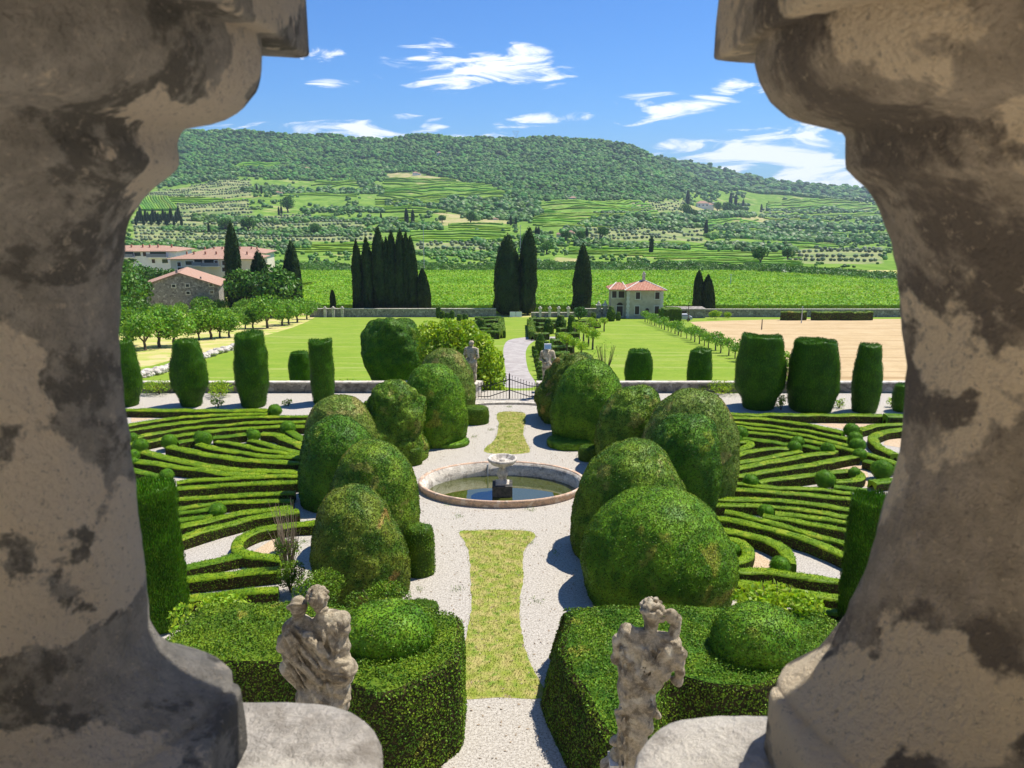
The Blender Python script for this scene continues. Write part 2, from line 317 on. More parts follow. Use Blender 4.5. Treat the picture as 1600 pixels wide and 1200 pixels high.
# ------------------------------------------------------------------ terrain beyond the garden
YR = [(-400, 205), (280, 205), (400, 208), (500, 213), (600, 218), (640, 214), (700, 216), (780, 217), (850, 218), (920, 222), (970, 229), (1000, 238), (1030, 252), (1070, 270), (1130, 292), (1200, 303), (1300, 312), (1500, 320), (2000, 330)]
YR2 = [(-400, 300), (900, 300), (980, 240), (1030, 246), (1060, 251), (1110, 261), (1160, 272), (1200, 281), (1260, 289), (1340, 294), (1500, 300), (2000, 330)]
GD = [(342, 0), (400, .07), (480, .13), (600, .20), (760, .29), (950, .38), (1200, .49), (1500, .60), (1850, .72), (2200, .85), (2500, 1.0)]
def interp(tab, x): return np.interp(x, [a for a, b in tab], [b for a, b in tab])
def rowslope(y):
    vv = (600-np.asarray(y, float))/FPX; return (-sP+vv*cP)/(cP+vv*sP)
def px_of(X, Y): return 800+FPX*np.asarray(X)/(np.asarray(Y)*cP)
def T(X, Y, n=True):
    X = np.asarray(X, float); Y = np.asarray(Y, float)
    z = np.where(Y < 187, 4.4-0.1*Y, -14.3-0.0184*(Y-187))
    Yc = np.clip(Y, 60, 1e5); px = px_of(X, Yc); yr = interp(YR, px)
    y = 422-(422-yr)*interp(GD, np.clip(Yc, 342, 2500)); zh = HC+Yc*rowslope(y)
    zh = np.where(Y > 2500, (HC+2500*rowslope(yr))-(Y-2500)*.25, zh)
    if n:
        P = np.stack([X, Y, 0*X], -1); zh = zh+fbm(P/90, 3, 3)*np.clip((Y-342)/1000, 0, 1)*9
    w = np.clip((Y-330)/12, 0, 1); return z*(1-w)+zh*w
def Hh(px, y, n=True):                      # a place on the hillside
    yr = float(interp(YR, px)); g = (422-y)/(422-yr); Y = float(np.interp(g, [b for a, b in GD], [a for a, b in GD])); X = (px-800)/FPX*cP*Y
    return np.array([X, Y, float(T(np.array([X]), np.array([Y]), n)[0])])
def y_of(X, Y): return 422-(422-interp(YR, px_of(X, Y)))*interp(GD, np.clip(Y, 342, 2500))
def inpoly(x, y, poly):
    x = np.asarray(x, float); y = np.asarray(y, float); r = np.zeros(x.shape, bool); n = len(poly)
    for i in range(n):
        x1, y1 = poly[i]; x2, y2 = poly[(i+1) % n]
        c = ((y1 > y) != (y2 > y)) & (x < (x2-x1)*(y-y1)/(y2-y1+1e-12)+x1); r ^= c
    return r
VINE = [[(440, 309), (450, 300), (560, 303), (560, 311)], [(470, 343), (500, 336), (560, 338), (555, 347)], [(1010, 356), (1030, 343), (1190, 347), (1190, 356)], [(700, 361), (700, 349), (800, 352), (800, 362)], [(480, 290), (500, 283), (570, 286), (570, 296)], [(1140, 373), (1160, 360), (1395, 364), (1395, 373)], [(366, 265), (380, 255), (440, 254), (453, 264)], [(253, 319), (253, 310), (330, 311), (392, 313), (390, 320)], [(450, 396), (455, 383), (560, 381), (640, 384), (640, 396)],
        [(570, 353), (565, 339), (655, 340), (655, 354)], [(581, 335), (590, 300), (605, 281), (700, 279), (770, 292), (790, 303), (787, 320), (690, 318), (700, 334), (640, 336)],
        [(637, 378), (640, 361), (790, 365), (790, 380)], [(828, 352), (845, 320), (870, 313), (1010, 314), (1030, 330), (1020, 350), (960, 357), (860, 357)],
        [(1194, 345), (1200, 315), (1300, 312), (1372, 322), (1372, 348), (1290, 349)], [(888, 400), (890, 383), (960, 379), (1010, 380), (1140, 383), (1260, 395), (1265, 418), (1110, 418), (1000, 402)],
        [(1222, 390), (1230, 376), (1310, 374), (1322, 390)], [(1150, 300), (1160, 288), (1200, 290), (1230, 300)]]
STEEP = [[(212, 333), (215, 311), (262, 311), (277, 333)]]
OLIVE = [[(272, 335), (272, 317), (387, 320), (392, 335)], [(225, 311), (240, 295), (320, 290), (394, 292), (394, 308)], [(200, 378), (206, 338), (330, 338), (470, 335), (560, 348), (587, 378)],
         [(650, 391), (650, 380), (790, 382), (784, 392)], [(912, 378), (912, 357), (1100, 357), (1100, 378)], [(1231, 410), (1231, 392), (1387, 385), (1387, 410)], [(1200, 345), (1190, 335), (1195, 322), (1240, 330), (1260, 345)],
         [(990, 330), (985, 314), (1070, 314), (1070, 330)], [(200, 395), (200, 382), (460, 378), (470, 388)], [(320, 292), (330, 285), (390, 285), (392, 292)]]
DRY = [[(612, 283), (600, 272), (640, 270), (720, 280), (722, 288), (660, 282)], [(690, 352), (680, 334), (790, 338), (800, 350)], [(860, 412), (870, 402), (905, 404), (925, 412)], [(1150, 350), (1160, 333), (1230, 340), (1240, 350)], [(1060, 335), (1065, 322), (1130, 322), (1130, 335)]]
def anyin(polys, x, y):
    r = np.zeros(np.shape(x), bool)
    for p_ in polys: r |= inpoly(x, y, p_)
    return r
def forest_line(px):  # upper edge of the farmed land
    return np.interp(px, [150, 270, 360, 460, 560, 700, 860, 1000, 1100, 1160, 1300, 1450], [286, 284, 270, 278, 282, 292, 312, 312, 300, 292, 302, 310])
uu = np.linspace(-1.05, 1.05, 421); Yr = np.concatenate([np.linspace(54.3, 186.9, 60), np.linspace(187, 335, 50), np.geomspace(341, 2500, 330), np.array([2560, 2700, 3000, 4000, 7000])])
YY, UU = np.meshgrid(Yr, uu, indexing='ij'); XX = UU*YY; ZZ = T(XX, YY)
V = np.stack([XX, YY, ZZ], -1).reshape(-1, 3); nr, nc = YY.shape; idx = np.arange(nr*nc).reshape(nr, nc)
F = np.stack([idx[:-1, :-1], idx[:-1, 1:], idx[1:, 1:], idx[1:, :-1]], -1)
cutA = 59; cutB = 109
mb = MB(); mb.add(V[:(cutA+1)*nc], F[:cutA].reshape(-1, 4), smooth=True); struct(mb, 'lawn', M['lawn'])
mb = MB(); mb.add(V, F[cutA:cutB+1].reshape(-1, 4), smooth=True); struct(mb, 'field_ground', M['dry'])
m, t, o = newmat('hillside'); at = N(t, 'ShaderNodeAttribute'); at.attribute_name = 'land'; P = pos(t)
p = N(t, 'ShaderNodeBsdfPrincipled'); p.inputs['Roughness'].default_value = .95; p.inputs['Specular IOR Level'].default_value = 0
sp_ = N(t, 'ShaderNodeSeparateColor'); t.links.new(at.outputs['Color'], sp_.inputs[0])
gr = mixc(t, maprange(t, noise(t, P, .05, 8, .75), .38, .62), (.10, .20, .03), (.21, .32, .06)); gr = mixc(t, maprange(t, noise(t, P, .012, 4, .7), .58, .66), gr, (.32, .33, .12))
fo = mixc(t, maprange(t, noise(t, P, .05, 6, .7), .35, .65), (.05, .11, .02), (.09, .17, .03))
dr = mixc(t, maprange(t, noise(t, P, .06, 8, .75), .4, .6), (.26, .30, .09), (.44, .37, .19))
ol = mixc(t, maprange(t, noise(t, P, .04, 6, .7), .4, .6), (.17, .24, .08), (.30, .31, .14))
col = mixc(t, sp_.outputs[0], gr, fo); col = mixc(t, sp_.outputs[1], col, dr); col = mixc(t, sp_.outputs[2], col, ol)
t.links.new(col, p.inputs['Base Color']); t.links.new(p.outputs[0], o.inputs[0]); M['hill'] = m
mb = MB(); mb.add(V[(cutB+1)*nc:], F[cutB+1:].reshape(-1, 4)-(cutB+1)*nc, smooth=True); ho = struct(mb, 'hills', M['hill'])
hv = V[(cutB+1)*nc:]; hp = px_of(hv[:, 0], hv[:, 1]); hy = y_of(hv[:, 0], hv[:, 1])
at_ = ho.data.color_attributes.new('land', 'FLOAT_COLOR', 'POINT'); colr = np.zeros((len(hv), 4)); colr[:, 3] = 1
colr[:, 0] = (hy < forest_line(hp)+fbm(hv/60, 9)*8) & ~anyin(VINE, hp, hy); colr[:, 1] = anyin(DRY, hp, hy+fbm(hv/30, 5)*3); colr[:, 2] = anyin(OLIVE, hp, hy)
at_.data.foreach_set('color', colr.ravel())
# the farther ridge on the right
mb = MB(); pxs = np.linspace(880, 1700, 160); rows = []
for q, (Yd, g) in enumerate([(2300, -.15), (2600, .25), (2900, .55), (3200, .8), (3500, 1.0), (3560, .98), (4300, .2)]):
    yb = 340; y = yb-(yb-interp(YR2, pxs))*g; X = (pxs-800)/FPX*cP*Yd; z = HC+Yd*rowslope(y)
    Pn = np.stack([X, 0*X+Yd, z], -1); Pn[:, 2] += fbm(Pn/150, 8)*12*(1 if g < 1 else .5); rows.append(Pn)
Vf = np.concatenate(rows); n_ = len(pxs); ix = np.arange(len(rows)*n_).reshape(len(rows), n_)
mb.add(Vf, np.stack([ix[:-1, :-1], ix[:-1, 1:], ix[1:, 1:], ix[1:, :-1]], -1).reshape(-1, 4), smooth=True); fh = struct(mb, 'distant_hill', M['hill'])
a2 = fh.data.color_attributes.new('land', 'FLOAT_COLOR', 'POINT'); cc = np.zeros((len(Vf), 4)); cc[:, 0] = 1; cc[:, 3] = 1; a2.data.foreach_set('color', cc.ravel())
far_grid = [r for r in rows]
# sheets lying on the lawn
def sheet(name, pts, mt, dz, flat=None, kind='structure', **kw):
    P3 = [S(x, y)+[0, 0, dz] if flat is None else G(x, y, flat)+[0, 0, dz] for x, y in pts]
    tr = tessellate_polygon([[Vector(p_) for p_ in P3]]); A = np.array(P3); F = np.array(tr)
    n = np.cross(A[F[:, 1]]-A[F[:, 0]], A[F[:, 2]]-A[F[:, 0]]); F[n[:, 2] < 0] = F[n[:, 2] < 0][:, ::-1]
    mb = MB(); mb.add(A, F); return mb.build(name, mt, kind=kind, **kw)
def smooth_pts(pts, n=6, closed=True):
    P = np.array(pts, float); m = len(P); out = []
    rng_ = range(m) if closed else range(m-1)
    for i in rng_:
        a, b, c, d = (P[(i-1) % m], P[i], P[(i+1) % m], P[(i+2) % m]) if closed else (P[max(i-1, 0)], P[i], P[i+1], P[min(i+2, m-1)])
        for q in range(n):
            t_ = q/n; out.append(.5*((2*b)+(-a+c)*t_+(2*a-5*b+4*c-d)*t_**2+(-a+3*b-3*c+d)*t_**3))
    if not closed: out.append(P[-1])
    return np.array(out)
sheet('driveway', smooth_pts([(788, 604), (790, 580), (787, 560), (787, 543), (794, 532), (815, 527.5), (838, 526.5), (900, 526), (900, 531), (845, 531), (829, 537), (822, 548), (822, 562), (826, 580), (836, 604)]), M['asphalt'], .006)
sheet('wheat_field', [(1078, 503), (1200, 498.5), (1600, 498.5), (1900, 520), (1900, 596), (1250, 598), (1180, 563), (1120, 530)], M['wheat'], .006)
sheet('orchard_ground', smooth_pts([(-100, 500), (200, 493), (480, 492), (494, 494), (470, 507), (430, 520), (385, 532), (330, 548), (270, 562), (200, 578), (0, 596), (-200, 598)], 3), M['dry'], .006)
sheet('verge_grass', [(1070, 497), (1300, 493.5), (1290, 497.5), (1180, 500), (1075, 502.5)], M['lawn'], .010)
# garden ground
fcx, fcy = -.44, 35.38; an = np.arange(64)*2*np.pi/64; hole = [Vector((fcx+3.62*math.cos(a), fcy+2.574*math.sin(a), 0)) for a in -an]; outer = [Vector(v) for v in ((-45, 1.2, 0), (45, 1.2, 0), (45, 54.3, 0), (-45, 54.3, 0))]
tr = np.array(tessellate_polygon([outer, hole])); A = np.array([list(v) for v in outer+hole]); nn = np.cross(A[tr[:, 1]]-A[tr[:, 0]], A[tr[:, 2]]-A[tr[:, 0]]); tr[nn[:, 2] < 0] = tr[nn[:, 2] < 0][:, ::-1]
mb = MB(); mb.add(A, tr); struct(mb, 'gravel_ground', M['gravel'])
mb = MB(); mb.add([[-45, 54.3, 0], [45, 54.3, 0], [45, 54.3, -2], [-45, 54.3, -2]], [[0, 1, 2, 3]]); struct(mb, 'terrace_bank', M['wallstone'])
def rough_strip(pts, name, label=None):
    P = smooth_pts(pts, 14); P = P+np.stack([fbm(np.c_[P/6, P[:, :1]*0], 1, 3), 0*P[:, 0]], -1)*2.2
    o_ = sheet(name, P, M['grass_strip'], .006, 0.0); me = o_.data; A = np.array([v.co[:] for v in me.vertices]); Fq = np.array([p_.vertices[:] for p_ in me.polygons]); mb = MB(); mb.add(A, Fq); Q, Nq = sample(A, [Fq], 480); Q[:, :2] += rng.normal(size=(len(Q), 2))*.06; leaves(mb, Q, Nq, .055, .018, .02, 1.0, up=[0, 0, .3]); nm = o_.name; bpy.data.objects.remove(o_); return mb.build(nm, M['grass_strip'], kind='structure')
rough_strip([(719, 832), (742, 829), (790, 828), (836, 834), (818, 862), (817, 905), (812, 940), (814, 980), (826, 1030), (850, 1075), (858, 1085), (838, 1092), (780, 1090), (716, 1091), (722, 1060), (728, 1000), (736, 950), (735, 900), (732, 860)], 'grass_strip')
rough_strip([(780, 645), (818, 645), (821, 655), (818, 680), (828, 703), (822, 708), (790, 710), (760, 707), (757, 702), (774, 685), (779, 665)], 'grass_strip')
for pts in ([(205, 648), (262, 647), (262, 650), (205, 660)], [(1262, 658), (1385, 658), (1385, 663), (1330, 672), (1300, 668)], [(395, 862), (434, 838), (434, 866), (415, 866)], [(1180, 862), (1208, 880), (1203, 889), (1174, 888)], [(1302, 725), (1352, 724), (1360, 760), (1300, 762)], [(1385, 685), (1410, 685), (1410, 700), (1380, 695)]):
    sheet('tan_gravel_bed', pts, M['tan_gravel'], .006, 0.0)
for pts in ([(205, 606), (560, 606), (560, 613.5), (205, 613.5)], [(1110, 607), (1410, 607), (1410, 614), (1110, 614)]):
    sheet('wall_border', pts, M['dry'], .006, 0.0)
# ------------------------------------------------------------------ tree makers
def crown_pts(n, R, seed, squash=.8, lumps=9, core=.35):
    r = np.random.default_rng(seed); cs = nz(r.normal(size=(lumps, 3)))*R*.55*[1, 1, squash]; cs[:, 2] = np.abs(cs[:, 2])*.9-.1*R; rad = R*(.38+.22*r.random(lumps))
    q = r.integers(0, lumps, n); d = nz(r.normal(size=(n, 3))); rr = rad[q]*(1-core*r.random(n)**2)
    return cs[q]+d*rr[:, None], d
def tree_proto(name, mt, R, trunk_h, n, leaf, seed, squash=.8, label='', cat='tree', limbs=5, lumps=9, trunk_r=.12, group=None):
    root = empty(name, label=label, cat=cat, group=group); r = np.random.default_rng(seed)
    mb = MB(); P, D = crown_pts(n, R, seed, squash, lumps); zc = trunk_h+R*.75*squash; P[:, 2] += zc
    leaves(mb, P, D, leaf, leaf*.62, .05, 1.0, r=r); mb.build('crown', M[mt], root)
    mb = MB(); mb.tube([[0, 0, -.3], [.05*R, 0, trunk_h*.5], [0, .03, trunk_h]], [trunk_r*1.25, trunk_r, trunk_r*.85])
    for k in range(limbs):
        a = k*2*np.pi/limbs+r.random(); e = np.array([math.cos(a)*R*.55, math.sin(a)*R*.55, zc+R*.1*r.random()]); mb.tube([[0, 0, trunk_h*.9], e*[.5, .5, 0]+[0, 0, (trunk_h+e[2])*.52], e], [trunk_r*.6, trunk_r*.42, trunk_r*.15], 6)
    mb.build('trunk', M['bark'], root); return root
def cypress_proto(R, H, seed, n, label, leaf=.5, bul=.35, group=None, nm='cypress_tree', mt='cypress', pw=2.3):
    root = empty(nm, label=label, cat='cypress', group=group); r = np.random.default_rng(seed)
    nu, nv = 20, 30; s = np.linspace(0, 1, nv); prof = R*np.minimum(1, (s/.12+.45))*(1-np.clip((s-bul)/(1-bul), 0, 1)**pw)*(1+.0*s); prof[-1] = .02
    an = np.arange(nu)*2*np.pi/nu; A, Sx = np.meshgrid(an, s); Pr = np.repeat(prof[:, None], nu, 1)
    Q = np.stack([np.cos(A)*1.3, np.sin(A)*1.3, Sx*H/R*.35+seed], -1); Pr = Pr*(1+.34*fbm(Q*1.9, seed, 3))
    V = np.stack([Pr*np.cos(A), Pr*np.sin(A), .3+Sx*(H-.3)], -1).reshape(-1, 3); V[:, 0] += .03*H*np.sin(V[:, 2]/H*2+seed)*.4
    F = np.array([[q*nu+k, q*nu+(k+1) % nu, (q+1)*nu+(k+1) % nu, (q+1)*nu+k] for q in range(nv-1) for k in range(nu)])
    mb = MB(); mb.add(V, F, smooth=True); P, D = sample(V, [F], n/(2*math.pi*R*H*.7)); leaves(mb, P, D, leaf, leaf*.38, .1*R, .5, up=[0, 0, 1], r=r); mb.build('crown', M[mt], root)
    mb = MB(); mb.tube([[0, 0, -.4], [0, 0, .2*H]], [.22, .15]); mb.build('trunk', M['bark'], root); return root
# ------------------------------------------------------------------ valley vineyard (pergola rows)
def vine_rows():
    mb = MB(); r = np.random.default_rng(4); pts = []
    for Y in np.arange(196.5, 309, 3.2):
        xl, xr = -62 if Y < 260 else -95, 150
        lim = np.interp(Y, [196, 250, 309], [150, 150, 88]); xr = min(xr, lim)
        x = np.arange(xl, xr, 1.4); n = len(x); P0 = np.stack([x, 0*x+Y, 0*x], -1); z0 = T(x, 0*x+Y); h = 2.0+.30*fbm(P0/2.2, 11, 2)
        prof = [(-1.5, .93), (-1.55, 1.0), (-.9, 1.05), (0, 1.0), (.9, 1.04), (1.55, .98), (1.5, .9)]
        V = np.stack([np.stack([x, Y+a+.15*fbm(P0*1.3+[0, a, 0], 5, 2), z0+(h*b if j not in (0, 6) else h*.86)], -1) for j, (a, b) in enumerate(prof)], 1).reshape(-1, 3)
        F = np.array([[i*7+j, (i+1)*7+j, (i+1)*7+j+1, i*7+j+1] for i in range(n-1) for j in range(6)]); mb.add(V, F, smooth=True)
        k = int((xr-xl)*9*(1 if Y > 215 else 1.4)); X = r.uniform(xl, xr, k); pts.append(np.stack([X, Y+r.uniform(-1.5, 1.5, k), T(X, 0*X+Y)+2.0+.35*r.random(k)], -1))
    P = np.concatenate(pts); leaves(mb, P, np.tile([0, 0, 1.0], (len(P), 1)), .55, .42, .3, .7, r=r)
    # shaded front face of the first row, leafy
    k = 9000; X = r.uniform(-62, 150, k); P = np.stack([X, 195.2+0*X, T(X, 0*X+195)+r.uniform(.15, 2.1, k)], -1); leaves(mb, P, np.tile([0, -1.0, 0], (k, 1)), .45, .32, .3, .8, r=r)
    mb.build('valley_vineyard', M['vine'], label='wide flat bright green vineyard of close rows filling the valley behind the long stone wall', cat='vineyard', kind='stuff')
vine_rows()
# hillside vine rows
def hill_rows():
    mb = MB(); r = np.random.default_rng(5)
    for poly in VINE+STEEP:
        xs = [a for a, b in poly]; ys = [b for a, b in poly]; steep = poly in STEEP; y = min(ys); 
        if steep:
            for px0 in np.arange(212, 278, 4.2):
                yy = np.linspace(311, 333, 8); xx = px0+(yy-311)*.75-6; ok = inpoly(xx, yy, poly)
                if ok.sum() < 3: continue
                pp = np.array([Hh(a, b) for a, b in zip(xx[ok], yy[ok])]); pp[:, 2] += 1.6; mb.tube(pp, 1.5, 5)
            continue
        step = 2.6 if min(ys) > 330 else 2.1
        while y < max(ys):
            xx = np.arange(min(xs), max(xs), 2.5); yy = y+.9*fbm(np.stack([xx/60, xx*0+y, xx*0], -1), 2)*3; ok = inpoly(xx, yy, poly)
            runs = np.split(np.arange(len(xx)), np.where(~ok)[0])
            for q in runs:
                q = [i for i in q if ok[i]]
                if len(q) < 3: continue
                pp = np.array([Hh(xx[i], yy[i]) for i in q]); d = pp[:, 1].mean(); rr = .0009*d*(1+.35*r.random(len(q))); pp[:, 2] += rr; mb.tube(pp, rr, 5)
            y += step*(.85+.3*r.random())
    mb.build('hill_vine_rows', M['vine'], label='green vine rows following the terraces across the hillside', cat='vineyard', kind='stuff')
hill_rows()
# blobs: woods, olives and scrub
def ico():
    t_ = (1+5**.5)/2; V = np.array([(-1, t_, 0), (1, t_, 0), (-1, -t_, 0), (1, -t_, 0), (0, -1, t_), (0, 1, t_), (0, -1, -t_), (0, 1, -t_), (t_, 0, -1), (t_, 0, 1), (-t_, 0, -1), (-t_, 0, 1)], float); V = nz(V)
    F = [(0, 11, 5), (0, 5, 1), (0, 1, 7), (0, 7, 10), (0, 10, 11), (1, 5, 9), (5, 11, 4), (11, 10, 2), (10, 7, 6), (7, 1, 8), (3, 9, 4), (3, 4, 2), (3, 2, 6), (3, 6, 8), (3, 8, 9), (4, 9, 5), (2, 4, 11), (6, 2, 10), (8, 6, 7), (9, 8, 1)]
    V = list(map(tuple, V)); c = {}; F2 = []
    def mid(a, b):
        k = (min(a, b), max(a, b))
        if k not in c: V.append(tuple(nz(np.array(V[a])+np.array(V[b])))); c[k] = len(V)-1
        return c[k]
    for a, b, d in F:
        x, y, z = mid(a, b), mid(b, d), mid(d, a); F2 += [(a, x, z), (b, y, x), (d, z, y), (x, y, z)]
    return np.array(V), np.array(F2)
IV, IF = ico()
def blobs(mb, P, rad, seed, sq=.85, leafy=0, leaf=.8, lift=.55):
    r = np.random.default_rng(seed); k = len(P)
    if k == 0: return
    V = IV[None]*(rad*(.82 if leafy > 100 else 1))[:, None, None]*[1, 1, sq]*(1+.28*vn(IV[None]*1.7+r.random((k, 1, 3))*50, 1)[..., None]); V = V+P[:, None]+np.stack([0*rad, 0*rad, rad*lift], -1)[:, None]
    F = IF[None]+(np.arange(k)*len(IV))[:, None, None]; mb.add(V.reshape(-1, 3), F.reshape(-1, 3))
    if leafy:
        d = nz(r.normal(size=(k, leafy, 3))); d[..., 2] = np.abs(d[..., 2])*.9-.15; Q = P[:, None]+d*rad[:, None, None]*[1, 1, sq]*(1+(.12 if leafy < 100 else .35)*r.random((k, leafy, 1)))+np.stack([0*rad, 0*rad, rad*lift], -1)[:, None]
        L = np.repeat(leaf*rad, leafy); leaves(mb, Q.reshape(-1, 3), d.reshape(-1, 3), L, L*.6, .05, .9, r=r)
def scatter(n, x0, x1, y0, y1, seed):
    r = np.random.default_rng(seed); px = r.uniform(x0, x1, n); y = r.uniform(y0, y1, n); yr = interp(YR, px)
    g = (422-y)/(422-yr); Y = np.interp(g, [b for a, b in GD], [a for a, b in GD]); X = (px-800)/FPX*cP*Y; return px, y, np.stack([X, Y, T(X, Y)], -1), g
mb = MB(); px, y, P, g = scatter(26000, 170, 1420, 205, 318, 21); nn = fbm(P/60, 9)*8
ok = (y < forest_line(px)+nn+4) & (g < 1.0) & ~anyin(VINE+OLIVE+DRY, px, y); r = np.random.default_rng(2); rad = (.0034*P[:, 1]*(.4+.6*r.random(len(P))))
px2, y2, P2, g2 = scatter(1200, 170, 1420, 205, 318, 22); yr_ = interp(YR, px2); 
blobs(mb, P[ok], rad[ok], 1, .8)
k = 420; pxr = np.random.default_rng(3).uniform(200, 1150, k); X = (pxr-800)/FPX*cP*2490; Pq = np.stack([X, 0*X+2490, T(X, 0*X+2490)], -1); blobs(mb, Pq, 4+5*np.random.default_rng(4).random(k), 5, .9)
mb.build('hill_forest', M['wood'], label='dense dark green forest covering the upper slopes and the crest of the long hill', cat='forest', kind='stuff')
mb = MB(); r = np.random.default_rng(6); k = 3500; ra = r.uniform(0, 4.0, k); ca = r.uniform(0, n_-1.01, k); Pb = []
for a, c in zip(ra, ca):
    i = int(a); j = int(c); fa, fc = a-i, c-j; Pb.append((far_grid[i][j]*(1-fc)+far_grid[i][j+1]*fc)*(1-fa)+(far_grid[i+1][j]*(1-fc)+far_grid[i+1][j+1]*fc)*fa)
Pb = np.array(Pb); blobs(mb, Pb, 7+7*r.random(k), 8, .7)
mb.build('distant_forest', M['wood'], label='dark wooded ridge falling to the right behind the main hill', cat='forest', kind='stuff')
# olives in rows, scrub belts
mb = MB(); r = np.random.default_rng(12); A = []
for poly in OLIVE:
    xs = [a for a, b in poly]; ys = [b for a, b in poly]; yq = min(ys)+1
    while yq < max(ys):
        sx = np.interp(yq, [270, 300, 340, 380, 410], [3.2, 3.6, 5.2, 7.5, 9.5]); xx = np.arange(min(xs), max(xs), sx); xx = xx+r.uniform(-.22, .22, len(xx))*sx; yy = yq+.8*np.sin(xx/35)+r.uniform(-.4, .4, len(xx)); ok = inpoly(xx, yy, poly) & (r.random(len(xx)) < .92)
        for a, b in zip(xx[ok], yy[ok]): A.append(np.r_[Hh(a, b), sx])
        yq += np.interp(yq, [270, 300, 340, 380, 410], [2.6, 3.0, 3.6, 4.6, 5.6])
A = np.array(A); rad = A[:, 3]/FPX*A[:, 1]*.40*(.75+.4*r.random(len(A))); blobs(mb, A[:, :3], rad, 3, .82, leafy=22, leaf=.42, lift=.75)
mb.build('olive_groves', M['olive'], label='grey green olive groves planted in rows across the lower hillside', cat='olive grove', kind='stuff')
mb = MB(); r = np.random.default_rng(13)
belts = [((912, 349), (1160, 341), 10, 1), ((1000, 341), (1180, 339), 9, 1), ((905, 352), (1230, 358), 8, 1), ((1160, 356), (1395, 360), 9, 1), ((1110, 372), (1395, 375), 8, 1.1), ((1140, 366), (1300, 371), 10, 1), ((560, 352), (690, 357), 7, .8),
         ((600, 320), (700, 326), 7, .8), ((470, 330), (600, 332), 7, .8), ((380, 300), (570, 300), 9, .8), ((220, 287), (370, 280), 10, .8), ((440, 362), (640, 362), 8, .8), ((700, 325), (845, 330), 16, 1.1), ((720, 340), (830, 338), 12, 1.0), ((690, 318), (830, 318), 12, 1.0),
         ((640, 398), (790, 402), 7, .8), ((880, 366), (920, 366), 8, 1), ((900, 385), (1080, 390), 7, .9), ((1105, 388), (1250, 392), 8, 1.1), ((1190, 340), (1390, 346), 6, .8), ((1200, 330), (1390, 333), 5, .7), ((480, 345), (620, 347), 7, .8), ((870, 310), (1060, 311), 6, .7), ((300, 345), (480, 348), 8, .9), ((250, 358), (560, 370), 9, .8), ((205, 385), (480, 384), 10, .9),
         ((560, 290), (600, 300), 14, .8), ((930, 335), (1020, 337), 4, .7), ((740, 380), (800, 400), 8, 1), ((830, 375), (880, 385), 10, 1)]
A = []
for (a, b, sp, sc_) in belts:
    nq = int((b[0]-a[0])*1.1)
    for _ in range(nq):
        q = r.random(); x = a[0]+(b[0]-a[0])*q; yy = a[1]+(b[1]-a[1])*q+r.normal()*sp*.22; A.append(np.r_[Hh(x, min(yy, 419)), sc_])
A = np.array(A); blobs(mb, A[:, :3], A[:, 3]*.0036*A[:, 1]*(.6+.8*r.random(len(A))), 4, .85, leafy=40, leaf=.27)
px, y, P, g = scatter(12000, 190, 1400, 255, 419, 31); cl = fbm(np.stack([px/38, y/9, 0*px], -1), 17, 3); ok = (cl > -.10) & ~anyin(VINE+OLIVE+STEEP+DRY, px, y); blobs(mb, P[ok], (.0023*P[ok][:, 1]*(.5+.9*r.random(ok.sum()))), 6, .85, leafy=28, leaf=.28)
mb.build('hedgerow_trees', M['scrub'], label='lines and belts of bushy green trees between the hillside fields', cat='hedgerow', kind='stuff')
# tree mass along the far edge of the valley vineyard
mb = MB(); A = []
for (x0, x1, yb, hgt, n) in ((465, 560, 420, 24, 60), (640, 790, 423, 20, 110), (840, 1100, 427, 28, 240), (1100, 1200, 431, 24, 90), (1200, 1420, 444, 30, 230)):
    for _ in range(n):
        x = r.uniform(x0, x1); Yd = r.uniform(314, 352) if yb < 440 else float(np.interp(x, [1200, 1420], [308, 258]))+r.uniform(2, 30); X = (x-800)/FPX*cP*Yd; rr = hgt*.5/ (FPX/Yd)*(.5+.7*r.random()); A.append([X, Yd, float(T(np.array([X]), np.array([Yd]))[0])-.3*rr, rr])
A = np.array(A); blobs(mb, A[:, :3], A[:, 3]*.8, 9, .95, leafy=460, leaf=.20)
mb.build('valley_thicket', M['scrub'], label='thick belt of bushy green trees along the far edge of the valley vineyard', cat='thicket', kind='stuff')
